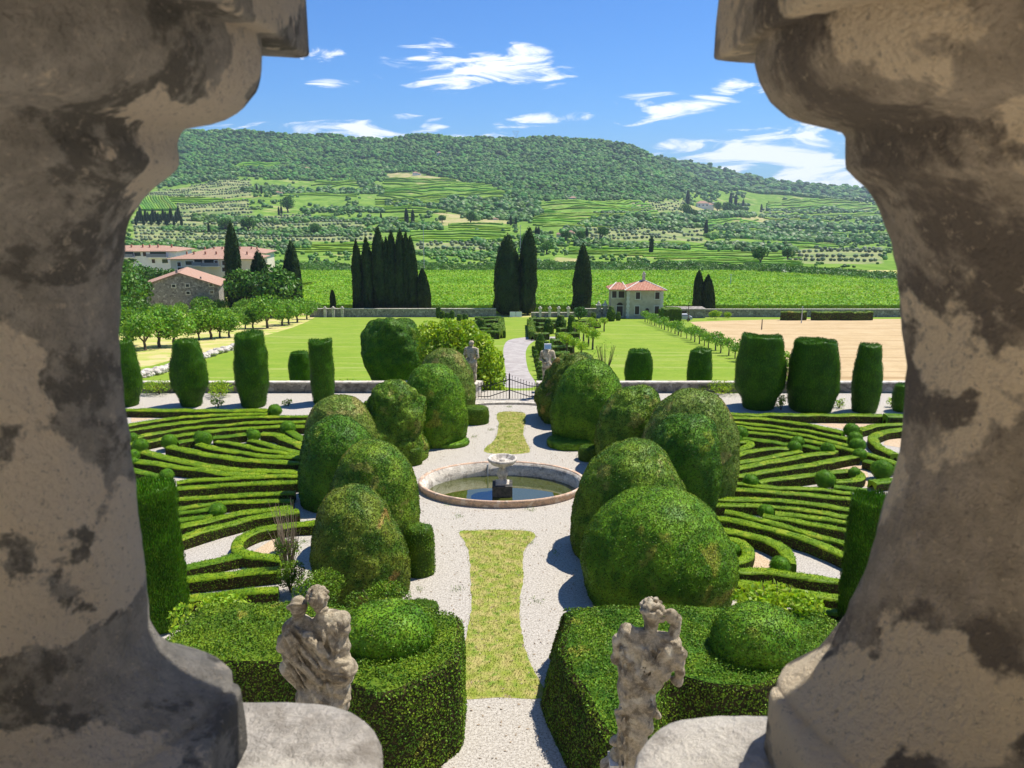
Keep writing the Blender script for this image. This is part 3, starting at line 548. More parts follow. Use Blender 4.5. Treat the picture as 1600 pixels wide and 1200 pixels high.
# ------------------------------------------------------------------ topiary and hedges
def dome(name, pxc, w, ytop, ybase, mt, label, p=(.55, .75), lean=0.0, seed=1, lump=.06, dens=620, leaf=.05, ysc=1.0, cat='topiary', group=None, z0=0.0, slope=False, spiky=False, flat=0, base=.88, centre=False):
    g = S(pxc, ybase) if slope else G(pxc, ybase, z0); r0 = w/2/ppm(g); c = g+np.array([0, r0*ysc*(0 if centre else .8), 0])
    if slope: c[2] = 4.4-.1*c[1]
    r0 = w/2/ppm(c+[0, 0, 1.5]); X = AtY(pxc, ytop, c[1]+r0*ysc*(.25 if not flat else .0)); H = X[2]-c[2]; cx = AtY(pxc, (ytop+ybase)/2, c[1])[0]
    if H > 1.5: H -= .04*H
    r = np.random.default_rng(seed); nu, nv = (120, 64) if (not flat and w > 60 and not slope) else (56, 34); s = np.linspace(0, 1, nv)
    if flat: prof = np.interp(s, [0, .04, .12, .3, .6, .93, .985, 1], [base*.9, base, base+.05, 1.0, .97, flat, flat*.93, 0.001]); zz = np.interp(s, [0, .93, .985, 1], [0, .97, 1, 1.0])
    else:
        a = s*np.pi/2; prof = np.cos(a)**p[0]; zz = np.sin(a)**p[1]; prof = prof*(base+(1-base)*np.minimum(1, zz/.35)); prof[-1] = .001
    an = np.arange(nu)*2*np.pi/nu; A, Sg = np.meshgrid(an, s); Pr = prof[:, None]+0*A; Zr = zz[:, None]+0*A
    D = np.stack([np.cos(A)*Pr, np.sin(A)*Pr, Zr*H/r0], -1)
    k = 1+lump*2.2*fbm(D*1.3+seed*7, seed, 3)+lump*.5*fbm(D*5+seed, seed+5, 2)+(.014*fbm(D*15, seed+6, 2) if nu > 60 else 0)
    V = np.stack([D[..., 0]*r0*k+lean*Zr**1.5*H, D[..., 1]*r0*ysc*k, Zr*H*(1+(k-1)*.5)], -1).reshape(-1, 3)+[cx, c[1], c[2]]
    F = np.array([[q*nu+i, q*nu+(i+1) % nu, (q+1)*nu+(i+1) % nu, (q+1)*nu+i] for q in range(nv-1) for i in range(nu)])
    mb = MB(); mb.add(V, F, smooth=True)
    P, Nn = sample(V, [F], dens, r, cull=lambda cc, nn: ((nn[:, 1] < .35) | (nn[:, 2] > .1)))
    if spiky: leaves(mb, P, Nn, leaf*2.6, leaf*.5, .05, .5, up=[0, 0, 1], r=r)
    else: leaves(mb, P, Nn, leaf*1.15, leaf*.7, .035, .5, r=r, jit=.8)
    return mb.build(name, M[mt], label=label, cat=cat, group=group)
def hedge_line(pts, h=.42, w=.5, zoff=0.0, seed=0, label='', dens=340, leaf=.05, mt='box', name='box_hedge', group='low box hedges of the parterre maze', slope=False, world=None):
    P = np.array(world, float) if world is not None else np.array([(S(x, y, h) if slope else G(x, y, h))[:2] for x, y in pts])
    P = smooth_pts(P, 8, False); d = np.r_[0, np.cumsum(np.linalg.norm(np.diff(P, axis=0), axis=1))]; n = max(4, int(d[-1]/.22)); t = np.linspace(0, d[-1], n)
    P = np.stack([np.interp(t, d, P[:, 0]), np.interp(t, d, P[:, 1])], -1); tg = np.gradient(P, axis=0); tg = nz(tg); nrm = np.stack([-tg[:, 1], tg[:, 0]], -1)
    prof = np.array([(-.94, 0), (-1, .25), (-1, .55), (-.97, .88), (-.86, 1), (-.4, 1.02), (0, 1.03), (.4, 1.02), (.86, 1), (.97, .88), (1, .55), (1, .25), (.94, 0)]); m = len(prof)
    zb = (4.4-.1*P[:, 1]) if slope else np.zeros(n); Q3 = np.c_[P, 0*P[:, 0]]
    V = np.zeros((n, m, 3)); 
    for j, (a, b) in enumerate(prof):
        jx = .035*fbm(Q3*3+[0, 0, j*2.1], seed+3, 2)+.05*fbm(Q3*.9+[0, 0, (a > 0)*9], seed, 2); V[:, j, :2] = P+nrm*(a*w*.44+jx[:, None]); V[:, j, 2] = zb+h*b*(1+.10*fbm(Q3*1.1, seed+1, 2))+.02*fbm(Q3*5+[j, 0, 0], 4, 1)
    V = V.reshape(-1, 3); F = np.array([[i*m+j, (i+1)*m+j, (i+1)*m+j+1, i*m+j+1] for i in range(n-1) for j in range(m-1)])
    sidej = np.isin(np.arange(len(F)) % (m-1), (0, 1, 2, m-4, m-3, m-2)); mb = MB(); mb.add(V, F[~sidej], smooth=True); mb.add(V, F[sidej], mi=1, smooth=True)  # lower side faces take the painted shade colour
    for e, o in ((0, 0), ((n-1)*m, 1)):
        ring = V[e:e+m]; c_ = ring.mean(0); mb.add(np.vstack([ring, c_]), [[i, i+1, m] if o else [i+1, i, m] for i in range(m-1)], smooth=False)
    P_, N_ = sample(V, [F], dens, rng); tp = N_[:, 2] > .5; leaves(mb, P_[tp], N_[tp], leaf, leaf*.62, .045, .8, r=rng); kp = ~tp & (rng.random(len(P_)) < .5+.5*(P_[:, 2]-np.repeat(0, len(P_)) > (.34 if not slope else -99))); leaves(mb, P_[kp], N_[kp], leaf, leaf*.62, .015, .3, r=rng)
    return mb.build(name, [M[mt], M['side_shade']], label=label, cat='hedge', group=group)
def ZA(l): return [(195+.1875*x, 620+.1875*y) for x, y in l]
def ZB(l): return [(195+.1875*x, 760+.1875*y) for x, y in l]
def ZC(l): return [(1110+.1875*x, 630+.1875*y) for x, y in l]
def ZD(l): return [(1110+.1875*x, 760+.1875*y) for x, y in l]
LH = [
 ('straight low hedge along the far edge of the left maze, before the tall clipped columns', ZA([(-250, 104), (20, 105), (300, 108), (600, 112), (900, 112), (1200, 110)]), .42, .7),
 ('outermost curved hedge of the left maze, ending at the far round ball', ZA([(-150, 265), (20, 235), (150, 210), (330, 185), (500, 165), (700, 152), (900, 142), (1190, 135)]), .42, .5),
 ('second curved hedge from the far side of the left maze', ZA([(-60, 300), (40, 275), (200, 250), (400, 220), (620, 195), (850, 175), (1100, 165), (1300, 160), (1700, 155)]), .42, .5),
 ('third curved hedge from the far side of the left maze', ZA([(90, 335), (220, 305), (400, 275), (600, 250), (850, 230), (1050, 215), (1250, 205), (1700, 200)]), .42, .5),
 ('fourth curved hedge from the far side of the left maze, above the balls', ZA([(40, 392), (180, 370), (330, 340), (480, 315), (680, 290), (850, 270), (1050, 255), (1250, 245), (1650, 238)]), .42, .55),
 ('hedge sweeping along the near side of the white path curve in the left maze', ZA([(150, 450), (300, 490), (450, 525), (600, 555), (750, 580), (900, 600), (1050, 612), (1200, 617), (1600, 618)]), .42, .62),
 ('hedge on the far side of the white path curve in the left maze', ZA([(375, 408), (550, 450), (700, 480), (850, 500), (1000, 520), (1200, 537), (1600, 550)]), .45, .6),
 ('hedge running right from the pair of balls in the middle of the left maze', ZA([(610, 395), (750, 420), (900, 445), (1050, 470), (1200, 490), (1600, 510)]), .42, .55),
 ('short hedge behind the middle pair of balls in the left maze', ZA([(440, 378), (520, 362), (600, 352)]), .40, .5),
 ('short hedge linking the two pairs of balls in the left maze', ZA([(735, 337), (880, 325), (1010, 308)]), .40, .5),
 ('hedge starting right of the middle balls in the left maze and curving toward the domes', ZA([(760, 368), (950, 395), (1100, 430), (1250, 455), (1550, 490)]), .42, .5),
 ('hedge running right from the upper pair of balls in the left maze', ZA([(1040, 360), (1150, 385), (1300, 425), (1430, 455), (1550, 480)]), .42, .5),
 ('short wide hedge right of the upper balls in the left maze', ZA([(1140, 305), (1270, 310), (1350, 350), (1480, 408), (1560, 440)]), .42, .65),
 ('short hedge from the single ball beside the olive green dome in the left maze', ZA([(1370, 280), (1430, 318), (1520, 370)]), .42, .6),
 ('wide merging hedge below the white path curve of the left maze', ZA([(20, 535), (200, 545), (350, 567), (500, 590), (640, 603), (800, 628), (1000, 640), (1180, 640)]), .42, .6),
 ('short hedge left of the lower ball in the left maze', ZA([(-60, 570), (60, 600), (200, 635), (300, 662)]), .42, .5),
 ('upper nearly straight hedge of the lower fan of the left maze', ZA([(430, 712), (600, 692), (800, 680), (1000, 668), (1200, 660), (1500, 655)]), .42, .45),
 ('second straight hedge of the lower fan of the left maze', ZA([(380, 765), (700, 740), (1000, 725), (1300, 712), (1500, 708)]), .42, .48),
 ('third hedge of the lower fan of the left maze', ZB([(380, 110), (450, 102), (700, 85), (1000, 68), (1420, 50)]), .42, .46),
 ('left maze hedge ending in the dome shade, above the half hidden ball', ZB([(380, 195), (455, 182), (650, 152), (850, 132), (1100, 120), (1400, 118)]), .40, .42),
 ('short hedge running left from the half hidden ball of the lower left maze', ZB([(400, 232), (460, 220), (600, 205), (720, 186)]), .40, .42),
 ('thin short hedge just below the half hidden ball of the lower left maze', ZB([(420, 280), (470, 272), (600, 255), (730, 240)]), .40, .42),
 ('long curved hedge below the half hidden ball of the lower left maze', ZB([(400, 340), (480, 322), (650, 290), (850, 242), (1050, 205), (1400, 170)]), .42, .48),
 ('thick curved hedge along the far side of the white gravel wedge in the left maze', ZB([(400, 450), (490, 422), (650, 370), (800, 325), (950, 285), (1100, 250), (1450, 195)]), .45, .52),
 ('looping hedge around the tan gravel bed beside the twiggy shrub', ZB([(1650, 295), (1500, 305), (1350, 318), (1150, 350), (1000, 405), (940, 460), (940, 520), (1000, 552), (1100, 575), (1320, 600)]), .42, .58),
 ('hedge along the near side of the white gravel wedge in the left maze', ZB([(480, 672), (560, 652), (750, 612), (880, 582), (1000, 560)]), .42, .55),
 ('second nearest straight hedge of the left maze', ZB([(400, 780), (510, 768), (750, 745), (1000, 718), (1300, 685)]), .45, .55),
 ('nearest straight hedge of the left maze, behind the yellow green shrub', ZB([(400, 950), (510, 932), (750, 902), (1000, 872), (1280, 845)]), .45, .55)]
RH = [
 ('straight low hedge along the far edge of the right maze, before the broad clipped columns', ZC([(-100, 86), (100, 88), (500, 92), (900, 95), (1250, 97), (1440, 100)]), .45, .6),
 ('square clipped hedge block closing the far hedge of the right maze', ZC([(1460, 100), (1700, 102)]), .62, .9),
 ('outermost hedge of the right maze curving down to the first of the three balls', ZC([(-50, 108), (120, 113), (400, 125), (620, 150), (800, 175), (950, 205), (1110, 238)]), .42, .55),
 ('hedge of the right maze curving down to the middle one of the three balls', ZC([(-20, 140), (150, 150), (400, 175), (600, 200), (800, 225), (1000, 265), (1150, 295)]), .42, .48),
 ('hedge of the right maze curving down to the nearest of the three balls', ZC([(0, 178), (150, 185), (400, 210), (600, 235), (800, 265), (1000, 310), (1165, 352)]), .42, .48),
 ('long hedge crossing the right maze diagonally to the stone baluster', ZC([(50, 215), (170, 225), (400, 250), (600, 270), (800, 310), (1000, 350), (1200, 395), (1350, 435), (1560, 498)]), .42, .5),
 ('short hedge from the upper left pair of balls in the right maze', ZC([(270, 287), (450, 310), (650, 337)]), .42, .5),
 ('short hedge joining the ball at the tip of the middle wedge in the right maze', ZC([(780, 350), (860, 370), (930, 385)]), .42, .5),
 ('small hooked hedge beside the tall dome in the right maze', ZC([(100, 400), (200, 388), (290, 365), (338, 338), (305, 315), (230, 318)]), .42, .5),
 ('hedge below the small hook in the right maze, ending at a ball', ZC([(100, 460), (210, 430), (350, 395), (500, 372), (650, 370)]), .42, .45),
 ('thin hedge ending in a rounded tip below a ball in the right maze', ZC([(110, 510), (220, 490), (400, 465), (600, 425), (750, 395)]), .40, .42),
 ('upper thick hedge of the middle wedge in the right maze', ZC([(110, 555), (230, 535), (450, 495), (650, 460), (850, 425), (990, 410), (1030, 385)]), .42, .55),
 ('lower hedge of the middle wedge in the right maze, reaching the ball at the crossing', ZC([(110, 615), (240, 600), (450, 570), (650, 540), (850, 505), (1050, 465), (1220, 435)]), .42, .48),
 ('hedge rising right from the three balls of the right maze', ZC([(1235, 218), (1300, 200), (1400, 182), (1650, 172)]), .42, .55),
 ('curved hedge around the tan bed at the far right of the right maze', ZC([(1650, 215), (1540, 222), (1440, 240), (1360, 272), (1362, 318), (1430, 370), (1540, 430)]), .42, .6),
 ('short hedge running right from the crossing ball of the right maze', ZC([(1290, 472), (1390, 503), (1520, 545)]), .42, .5),
 ('looped hedge between the small ball and the biggest ball of the right maze', ZC([(400, 652), (550, 625), (800, 600), (1000, 575), (1160, 563), (1240, 580), (1245, 615), (1150, 640), (1030, 650)]), .42, .5),
 ('short hedge below the biggest ball of the right maze', ZC([(1030, 690), (1200, 710), (1300, 725)]), .42, .5),
 ('hedge with yellowing tips passing below the small left ball in the right maze', ZC([(150, 665), (240, 668), (420, 690), (600, 705), (800, 708), (1000, 725), (1260, 760)]), .40, .45),
 ('hedge right under the yellowing one in the right maze', ZC([(130, 705), (240, 715), (500, 735), (800, 755), (1050, 778), (1300, 798)]), .42, .48),
 ('short hedge below the large ball near the right baluster', ZC([(1350, 652), (1440, 642), (1560, 630)]), .42, .6),
 ('hedge reaching the small grey sign in the right maze', ZD([(30, 98), (90, 100), (300, 100), (550, 115), (800, 140), (1000, 165), (1230, 200)]), .42, .48),
 ('thin hedge behind the single ball of the lower right maze', ZD([(40, 155), (90, 155), (350, 155), (500, 165), (750, 190), (950, 220), (1230, 262)]), .40, .42),
 ('hedge starting at the single ball of the lower right maze', ZD([(540, 215), (750, 240), (950, 270), (1230, 318)]), .42, .46),
 ('hedge passing just under the single ball of the lower right maze', ZD([(440, 240), (650, 272), (900, 315), (1230, 378)]), .42, .46),
 ('long hedge second above the white gravel wedge in the right maze', ZD([(120, 210), (200, 222), (350, 260), (550, 310), (750, 370), (950, 425), (1230, 500)]), .42, .46),
 ('thick hedge along the far side of the white gravel wedge in the right maze', ZD([(20, 255), (60, 262), (250, 290), (500, 350), (700, 410), (900, 475), (1230, 615)]), .45, .55),
 ('curved hedge ending at the round ball by the white gravel wedge in the right maze', ZD([(60, 350), (120, 362), (300, 395), (450, 440), (580, 500), (650, 565), (655, 640)]), .42, .6),
 ('round hooked hedge beside the large front dome in the right maze', ZD([(100, 435), (180, 440), (270, 470), (318, 540), (290, 605), (190, 625)]), .42, .55),
 ('straight hedge on the near side of the white gravel wedge in the right maze', ZD([(150, 695), (230, 700), (450, 702), (700, 740), (900, 765), (1250, 800)]), .42, .52),
 ('second nearest hedge of the right maze, behind the pale leafy shrub', ZD([(200, 790), (270, 800), (500, 840), (800, 890), (1200, 940)]), .42, .52),
 ('short near hedge of the right maze beside the pale leafy shrub', ZD([(720, 985), (900, 1020), (1200, 1065)]), .42, .52),
 ('nearest hedge of the right maze at the foot of the near clipped column', ZD([(900, 1105), (1070, 1150), (1200, 1180)]), .42, .52)]
for q, (lb, pts, h, w) in enumerate(LH+RH):
    hedge_line(pts, h, w, seed=q*3, label=lb, dens=300 if pts[0][1] < 760 else 420)
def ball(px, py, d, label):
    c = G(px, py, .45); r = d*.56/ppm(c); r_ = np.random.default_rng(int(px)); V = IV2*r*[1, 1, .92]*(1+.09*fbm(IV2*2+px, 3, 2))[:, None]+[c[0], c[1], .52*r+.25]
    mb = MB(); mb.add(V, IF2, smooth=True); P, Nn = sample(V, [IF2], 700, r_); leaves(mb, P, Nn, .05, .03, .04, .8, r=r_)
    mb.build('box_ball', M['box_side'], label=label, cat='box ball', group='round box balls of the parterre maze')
def subdiv(V, F):
    V = list(map(tuple, V)); c = {}; F2 = []
    def mid(a, b):
        k = (min(a, b), max(a, b))
        if k not in c: V.append(tuple(nz(np.array(V[a])+np.array(V[b])))); c[k] = len(V)-1
        return c[k]
    for a, b, d in F:
        x, y, z = mid(a, b), mid(b, d), mid(d, a); F2 += [(a, x, z), (b, y, x), (d, z, y), (x, y, z)]
    return np.array(V), np.array(F2)
IV2, IF2 = subdiv(IV, IF)
for (x, y, d, lb) in [(1250, 115, 100, 'ball ending the far curved hedge below the tallest left column'), (130, 405, 110, 'ball where the white path curve starts in the left maze'), (60, 335, 80, 'ball half hidden by the left baluster, farthest of three'), (370, 375, 115, 'ball at the head of the hedge inside the white path curve'),
        (622, 328, 90, 'farther of the middle pair of balls in the left maze'), (655, 358, 125, 'nearer of the middle pair of balls in the left maze'), (1052, 290, 70, 'farther of the upper pair of balls in the left maze'), (1075, 318, 95, 'nearer of the upper pair of balls in the left maze'),
        (1360, 262, 110, 'single ball beside the olive green dome in the left maze'), (350, 645, 100, 'ball directly above the near left clipped column'), (70, 480, 90, 'lower ball half hidden by the left baluster'), (70, 535, 80, 'lowest ball half hidden by the left baluster')]:
    (a, b), = ZA([(x, y)]); ball(a, b, d*.1875, 'round box '+lb)
for (x, y, d, lb) in [(770, 195, 120, 'ball between the thin hedges of the lower left maze'), (1300, 455, 90, 'ball inside the tan gravel bed beside the twiggy shrub')]:
    (a, b), = ZB([(x, y)]); ball(a, b, d*.1875, 'round box '+lb)
for (x, y, d, lb) in [(1175, 228, 110, 'farthest of the three balls in a row in the right maze'), (1207, 290, 105, 'middle of the three balls in a row in the right maze'), (1225, 350, 115, 'nearest of the three balls in a row in the right maze'), (1245, 425, 100, 'ball at the crossing of hedges below the three balls'),
        (248, 250, 110, 'farther of the upper left pair of balls in the right maze'), (215, 295, 85, 'nearer of the upper left pair of balls in the right maze'), (728, 318, 95, 'ball behind the thin rounded hedge tip in the right maze'), (702, 362, 100, 'ball sitting above the thin rounded hedge tip in the right maze'),
        (980, 380, 105, 'ball at the tip of the middle wedge of the right maze'), (337, 650, 115, 'ball at the left start of the looped hedge, right maze'), (956, 640, 145, 'biggest ball in the middle of the right maze beside the tan bed'), (1202, 572, 90, 'ball on the bend of the looped hedge in the right maze'),
        (1428, 560, 155, 'large ball beside the right baluster above the near column')]:
    (a, b), = ZC([(x, y)]); ball(a, b, d*.1875, 'round box '+lb)
for (x, y, d, lb) in [(465, 202, 115, 'single ball between thin hedges of the lower right maze'), (580, 655, 145, 'ball at the end of the curved hedge by the white gravel wedge'), (185, 510, 110, 'ball inside the round hook beside the large front dome')]:
    (a, b), = ZD([(x, y)]); ball(a, b, d*.1875, 'round box '+lb)
# great clipped domes: (centre px, width, top, base, material, label, lean, seed, lump)
for a in [
 (566, 152, 752, 950, 'yew_brown', 'nearest clipped dome on the left of the path, brown and patchy on its sunny side', -.10, 11, .06, (.8, .95)),
 (582, 150, 677, 880, 'yew_patchy', 'tall clipped dome standing behind the brown patchy one on the left', .02, 12, .035, (.75, .88)),
 (528, 132, 646, 800, 'yew_deep', 'dark rounded dome at the left edge of the left dome group, nearest the maze', .0, 13, .05, (.78, .9)),
 (533, 124, 611, 745, 'yew_olive', 'olive green low rounded dome farthest left in the left dome group', .0, 14, .04, (.85, .95)),
 (610, 112, 592, 728, 'yew_patchy', 'uneven two lobed dome with a dark hollow, left of the fountain', .06, 15, .13, (.7, .85)),
 (680, 106, 562, 700, 'yew', 'smooth egg shaped bright dome beside the grass strip, left of the fountain', -.04, 16, .035, (.7, .85)),
 (700, 92, 540, 645, 'yew_olive', 'small grey green dome in front of the pale statue near the gate', -.04, 17, .05, (.8, .9)),
 (1030, 256, 750, 972, 'yew', 'largest clipped dome, broad and bright, nearest on the right of the path', -.02, 21, .035, (.9, 1.0)),
 (985, 198, 680, 890, 'yew_patchy', 'dome with a dark bare hollow at its top, second on the right of the path', .04, 22, .07, (.85, .95)),
 (1062, 128, 636, 815, 'yew_deep', 'dark green tall dome in the middle of the right dome group', .06, 23, .05, (.72, .9)),
 (1072, 168, 602, 790, 'yew_olive', 'grey green broad dome at the back of the right dome group beside the maze', .06, 24, .04, (.8, .92)),
 (982, 108, 591, 740, 'yew_patchy', 'rounded leaning dome with gaps in its crown, right of the fountain', .06, 25, .06, (.75, .88)),
 (918, 122, 556, 698, 'yew', 'smooth dome with a low skirt hedge, right of the grass strip beyond the fountain', .03, 26, .03, (.78, .92)),
 (882, 92, 548, 664, 'yew_brown', 'ragged brownish yew mound with a dark hollow beside the gate on the right', .16, 27, .15, (.6, .8)),
 ]:
    dome('topiary_dome', a[0], a[1], a[2], a[3], a[4], a[5], p=a[9], lean=a[6], seed=a[7], lump=a[8], group='great clipped yew domes flanking the path', dens=900 if a[3] > 850 else 560, leaf=.048 if a[3] > 850 else .06)
t_ = dome('topiary_tree', 614, 94, 490, 606, 'yew_deep', 'big dark rounded clipped tree with lobes standing behind the low wall on the left', p=(.4, .8), seed=31, lump=.10, dens=420, leaf=.07, z0=-1.2, base=.75)
# skirts and low hedges round the domes
def skirt(pxc, w, y, h, label, ysc=.8, lo=0):
    dome('skirt_hedge', pxc, w, y-h, y, 'hedge', label, p=(.28, .35), seed=int(pxc), lump=.03, dens=520, leaf=.05, cat='hedge', ysc=ysc, base=.97)
skirt(700, 68, 700, 16, 'low round skirt hedge at the foot of the smooth egg shaped left dome')
skirt(742, 44, 664, 30, 'rounded low hedge by the gate threshold on the left')
skirt(892, 74, 703, 22, 'low skirt hedge around the foot of the dome right of the grass strip')
skirt(926, 44, 722, 26, 'small square clipped hedge tuft at the foot of the right domes by the fountain')
skirt(655, 48, 902, 86, 'tall rounded bright hedge end beside the white path on the left', .9)
skirt(643, 32, 728, 30, 'little hedge corner left of the pond rim')
skirt(656, 60, 962, 22, 'low square clipped hedge top behind the left hedge block', .6)
# clipped cypress columns
for (x, w, yt, yb, lb, fl, bs) in [
 (196, 44, 530, 637, 'first clipped column, half hidden behind the left baluster', .62, .7), (295, 54, 527, 639, 'second clipped column from the left, barrel shaped', .68, .6), (393, 51, 517, 639, 'tallest clipped column of the left row, slightly leaning', .82, .74), (503, 37, 529, 633, 'slim straight clipped column beside the left domes', .9, .85),
 (1188, 76, 520, 645, 'broad tapering clipped column, left one of the three on the right', .76, .62), (1271, 78, 528, 648, 'broadest clipped column, middle one of the three on the right', .80, .8), (1355, 43, 533, 647, 'slim clipped column, right one of the three before the wheat field', .72, .85), (1410, 30, 600, 645, 'short clipped column half hidden behind the right baluster', .8, .8)]:
    dome('clipped_column', x, w, yt, yb, 'column', lb, seed=int(x), lump=.05, dens=330, leaf=.05, spiky=True, flat=fl, base=bs, cat='topiary', group='clipped cypress columns along the wall')
for (x, w, yt, yb, lb) in [(468, 33, 548, 601, 'short rounded clipped column on the lawn just behind the left wall'), (998, 42, 546, 604, 'short square topped column on the lawn behind the right domes'), (1093, 38, 545, 608, 'tilted short column on the lawn, left of the broad columns')]:
    dome('clipped_column', x, w, yt, yb, 'column', lb, seed=int(x), lump=.05, dens=330, leaf=.05, spiky=True, flat=.8, base=.9, cat='topiary', z0=-1.3, group='short clipped columns behind the wall')
def bigcol(x, w, yt, yb, lb):
    dome('clipped_column', x, w, yt, yb, 'column', lb, seed=int(x), lump=.04, dens=900, leaf=.05, spiky=True, flat=.92, base=.95, cat='topiary', group='tall near clipped cypress columns')
bigcol(238, 88, 748, 992, 'tall near clipped column with feathery sides beside the left baluster')
bigcol(1362, 82, 768, 1000, 'tall near clipped column beside the right baluster, partly hidden')
# near hedge blocks
def block(pts, h, mt, label, seed, dens=900, bat=0.0):
    P = smooth_pts(pts, 4); W = np.array([G(x, y, h)[:2] for x, y in P]); ar = .5*np.sum(W[:, 0]*np.roll(W[:, 1], -1)-np.roll(W[:, 0], -1)*W[:, 1])
    if ar < 0: W = W[::-1]
    mb = MB(); n = len(W); c = W.mean(0); zs = [0, .33*h, .66*h, h-.12, h]; ins = [0, 0, 0, .01, .05]
    rings = []
    for z, i_ in zip(zs, ins):
        q = c+(W-c)*(1-i_)+nz(W-c)*bat*(1-min(1, z/h)); Q3 = np.c_[q, 0*q[:, 0]+z]; q = q+nz(q-c)*(.10*fbm(Q3*1.3, seed, 2))[:, None]; rings.append(np.c_[q, 0*q[:, 0]+z+(.03*fbm(Q3*1.5, seed+1, 2) if z > 1 else 0)])
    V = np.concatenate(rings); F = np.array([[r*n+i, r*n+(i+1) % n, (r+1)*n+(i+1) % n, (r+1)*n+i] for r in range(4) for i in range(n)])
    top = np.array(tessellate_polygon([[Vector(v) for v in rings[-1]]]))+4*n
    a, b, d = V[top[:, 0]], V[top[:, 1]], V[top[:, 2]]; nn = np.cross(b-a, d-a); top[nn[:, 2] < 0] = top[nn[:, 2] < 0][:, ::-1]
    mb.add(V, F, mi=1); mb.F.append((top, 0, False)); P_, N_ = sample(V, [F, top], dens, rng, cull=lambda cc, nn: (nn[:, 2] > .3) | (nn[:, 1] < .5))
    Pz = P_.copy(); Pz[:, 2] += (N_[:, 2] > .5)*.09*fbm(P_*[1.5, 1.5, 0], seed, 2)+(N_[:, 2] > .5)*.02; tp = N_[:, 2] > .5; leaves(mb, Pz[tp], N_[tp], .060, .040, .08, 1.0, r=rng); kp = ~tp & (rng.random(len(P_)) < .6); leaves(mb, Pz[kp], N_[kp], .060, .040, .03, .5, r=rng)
    return mb.build('hedge_block', [M[mt], M['side_shade']], label=label, cat='hedge', group='large clipped hedge blocks below the balustrade')
block([(250, 1010), (270, 985), (330, 947), (460, 940), (560, 950), (690, 957), (724, 967), (722, 1000), (714, 1030), (640, 1072), (590, 1086), (550, 1068), (440, 1038), (300, 1030)], 2.5, 'hedge', 'big square cornered hedge block at lower left behind the embracing statue', 3)
block([(893, 950), (884, 960), (877, 1000), (878, 1020), (912, 1088), (955, 1155), (1005, 1150), (1045, 1062), (1130, 1072), (1200, 1068), (1300, 1015), (1310, 970), (1220, 950), (1060, 946)], 1.7, 'hedge', 'big flat topped hedge block at lower right around the statue with raised hand', 4, bat=.45)
def lump_(x, w, yt, yb, lb, s, z0): dome('hedge_mound', x, w, yt, yb, 'yew', lb, p=(.75, .85), seed=s, lump=.03, dens=950, leaf=.05, z0=z0, ysc=.9, base=.95, cat='topiary', group='oval mounds on the hedge blocks')
lump_(1183, 146, 944, 1046, 'dark green oval mound rising from the right hedge block', 41, 1.65)
lump_(606, 150, 940, 1032, 'low rounded mound on top of the left hedge block', 42, 2.45)
# ------------------------------------------------------------------ shrubs
def shrub(px, py, w, h, mt, label, seed, n=900, leaf=.12, slope=False, z0=0.0, group=None, stems=5, name='leafy_shrub', lumps=7, cat='shrub'):
    c = S(px, py) if slope else G(px, py, z0); k = ppm(c); R = w/2/k; H = h/k
    root = empty(name, c, label=label, cat=cat, group=group); r = np.random.default_rng(seed); mb = MB(); P, D = crown_pts(n, 1, seed, .9, lumps); P = P*[R*1.05, R*1.0, H*.55]+[0, 0, H*.42]; P[:, 2] = np.abs(P[:, 2]); leaves(mb, P, D, leaf, leaf*.5, .05, 1.0, r=r); mb.build('foliage', M[mt], root)
    mb = MB()
    for q in range(stems):
        a = r.random()*6.28; mb.tube([[0, 0, -.1], [math.cos(a)*R*.3, math.sin(a)*R*.3, H*.4], [math.cos(a)*R*.5, math.sin(a)*R*.5, H*.75]], [.03, .022, .008], 5)
    mb.build('stem', M['bark'], root); return root
shrub(1215, 975, 150, 70, 'bright', 'pale green broad leaved shrub behind the oval mound on the right', 51, 2600, .17, z0=1.0)
shrub(345, 985, 140, 55, 'bright', 'yellow green leafy shrub between the near left column and the hedge block', 52, 2200, .15, z0=1.2)
shrub(455, 925, 46, 60, 'yew', 'dark bushy shrub under the twiggy dead branches at the left dome', 53, 2500, .07)
shrub(500, 945, 100, 60, 'yew', 'ragged dark green shrub in front of the patchy left dome', 56, 5200, .07, z0=.9)
shrub(590, 950, 90, 40, 'yew', 'low ragged yew growth at the foot of the patchy left dome', 57, 4000, .07, z0=1.4)
c = G(452, 900, 0); root = empty('twiggy_shrub', c, label='grey brown leafless twiggy shrub standing beside the patchy left dome', cat='shrub'); mb = MB(); r = np.random.default_rng(5)
for q in range(60):
    a = r.random()*6.28; h = 1.2+1.6*r.random(); s_ = .18+.35*r.random(); mb.tube([[0, 0, 0], [math.cos(a)*s_*.6, math.sin(a)*s_*.6, h*.5], [math.cos(a)*s_+.1*r.normal(), math.sin(a)*s_, h]], [.018, .012, .005], 4, cap=False)
mb.build('twigs', M['twig'], root); mb = MB(); P, D = crown_pts(900, .5, 5, 1.5); leaves(mb, P+[0, 0, .9], D, .08, .04, r=r); mb.build('foliage', M['yew'], root)
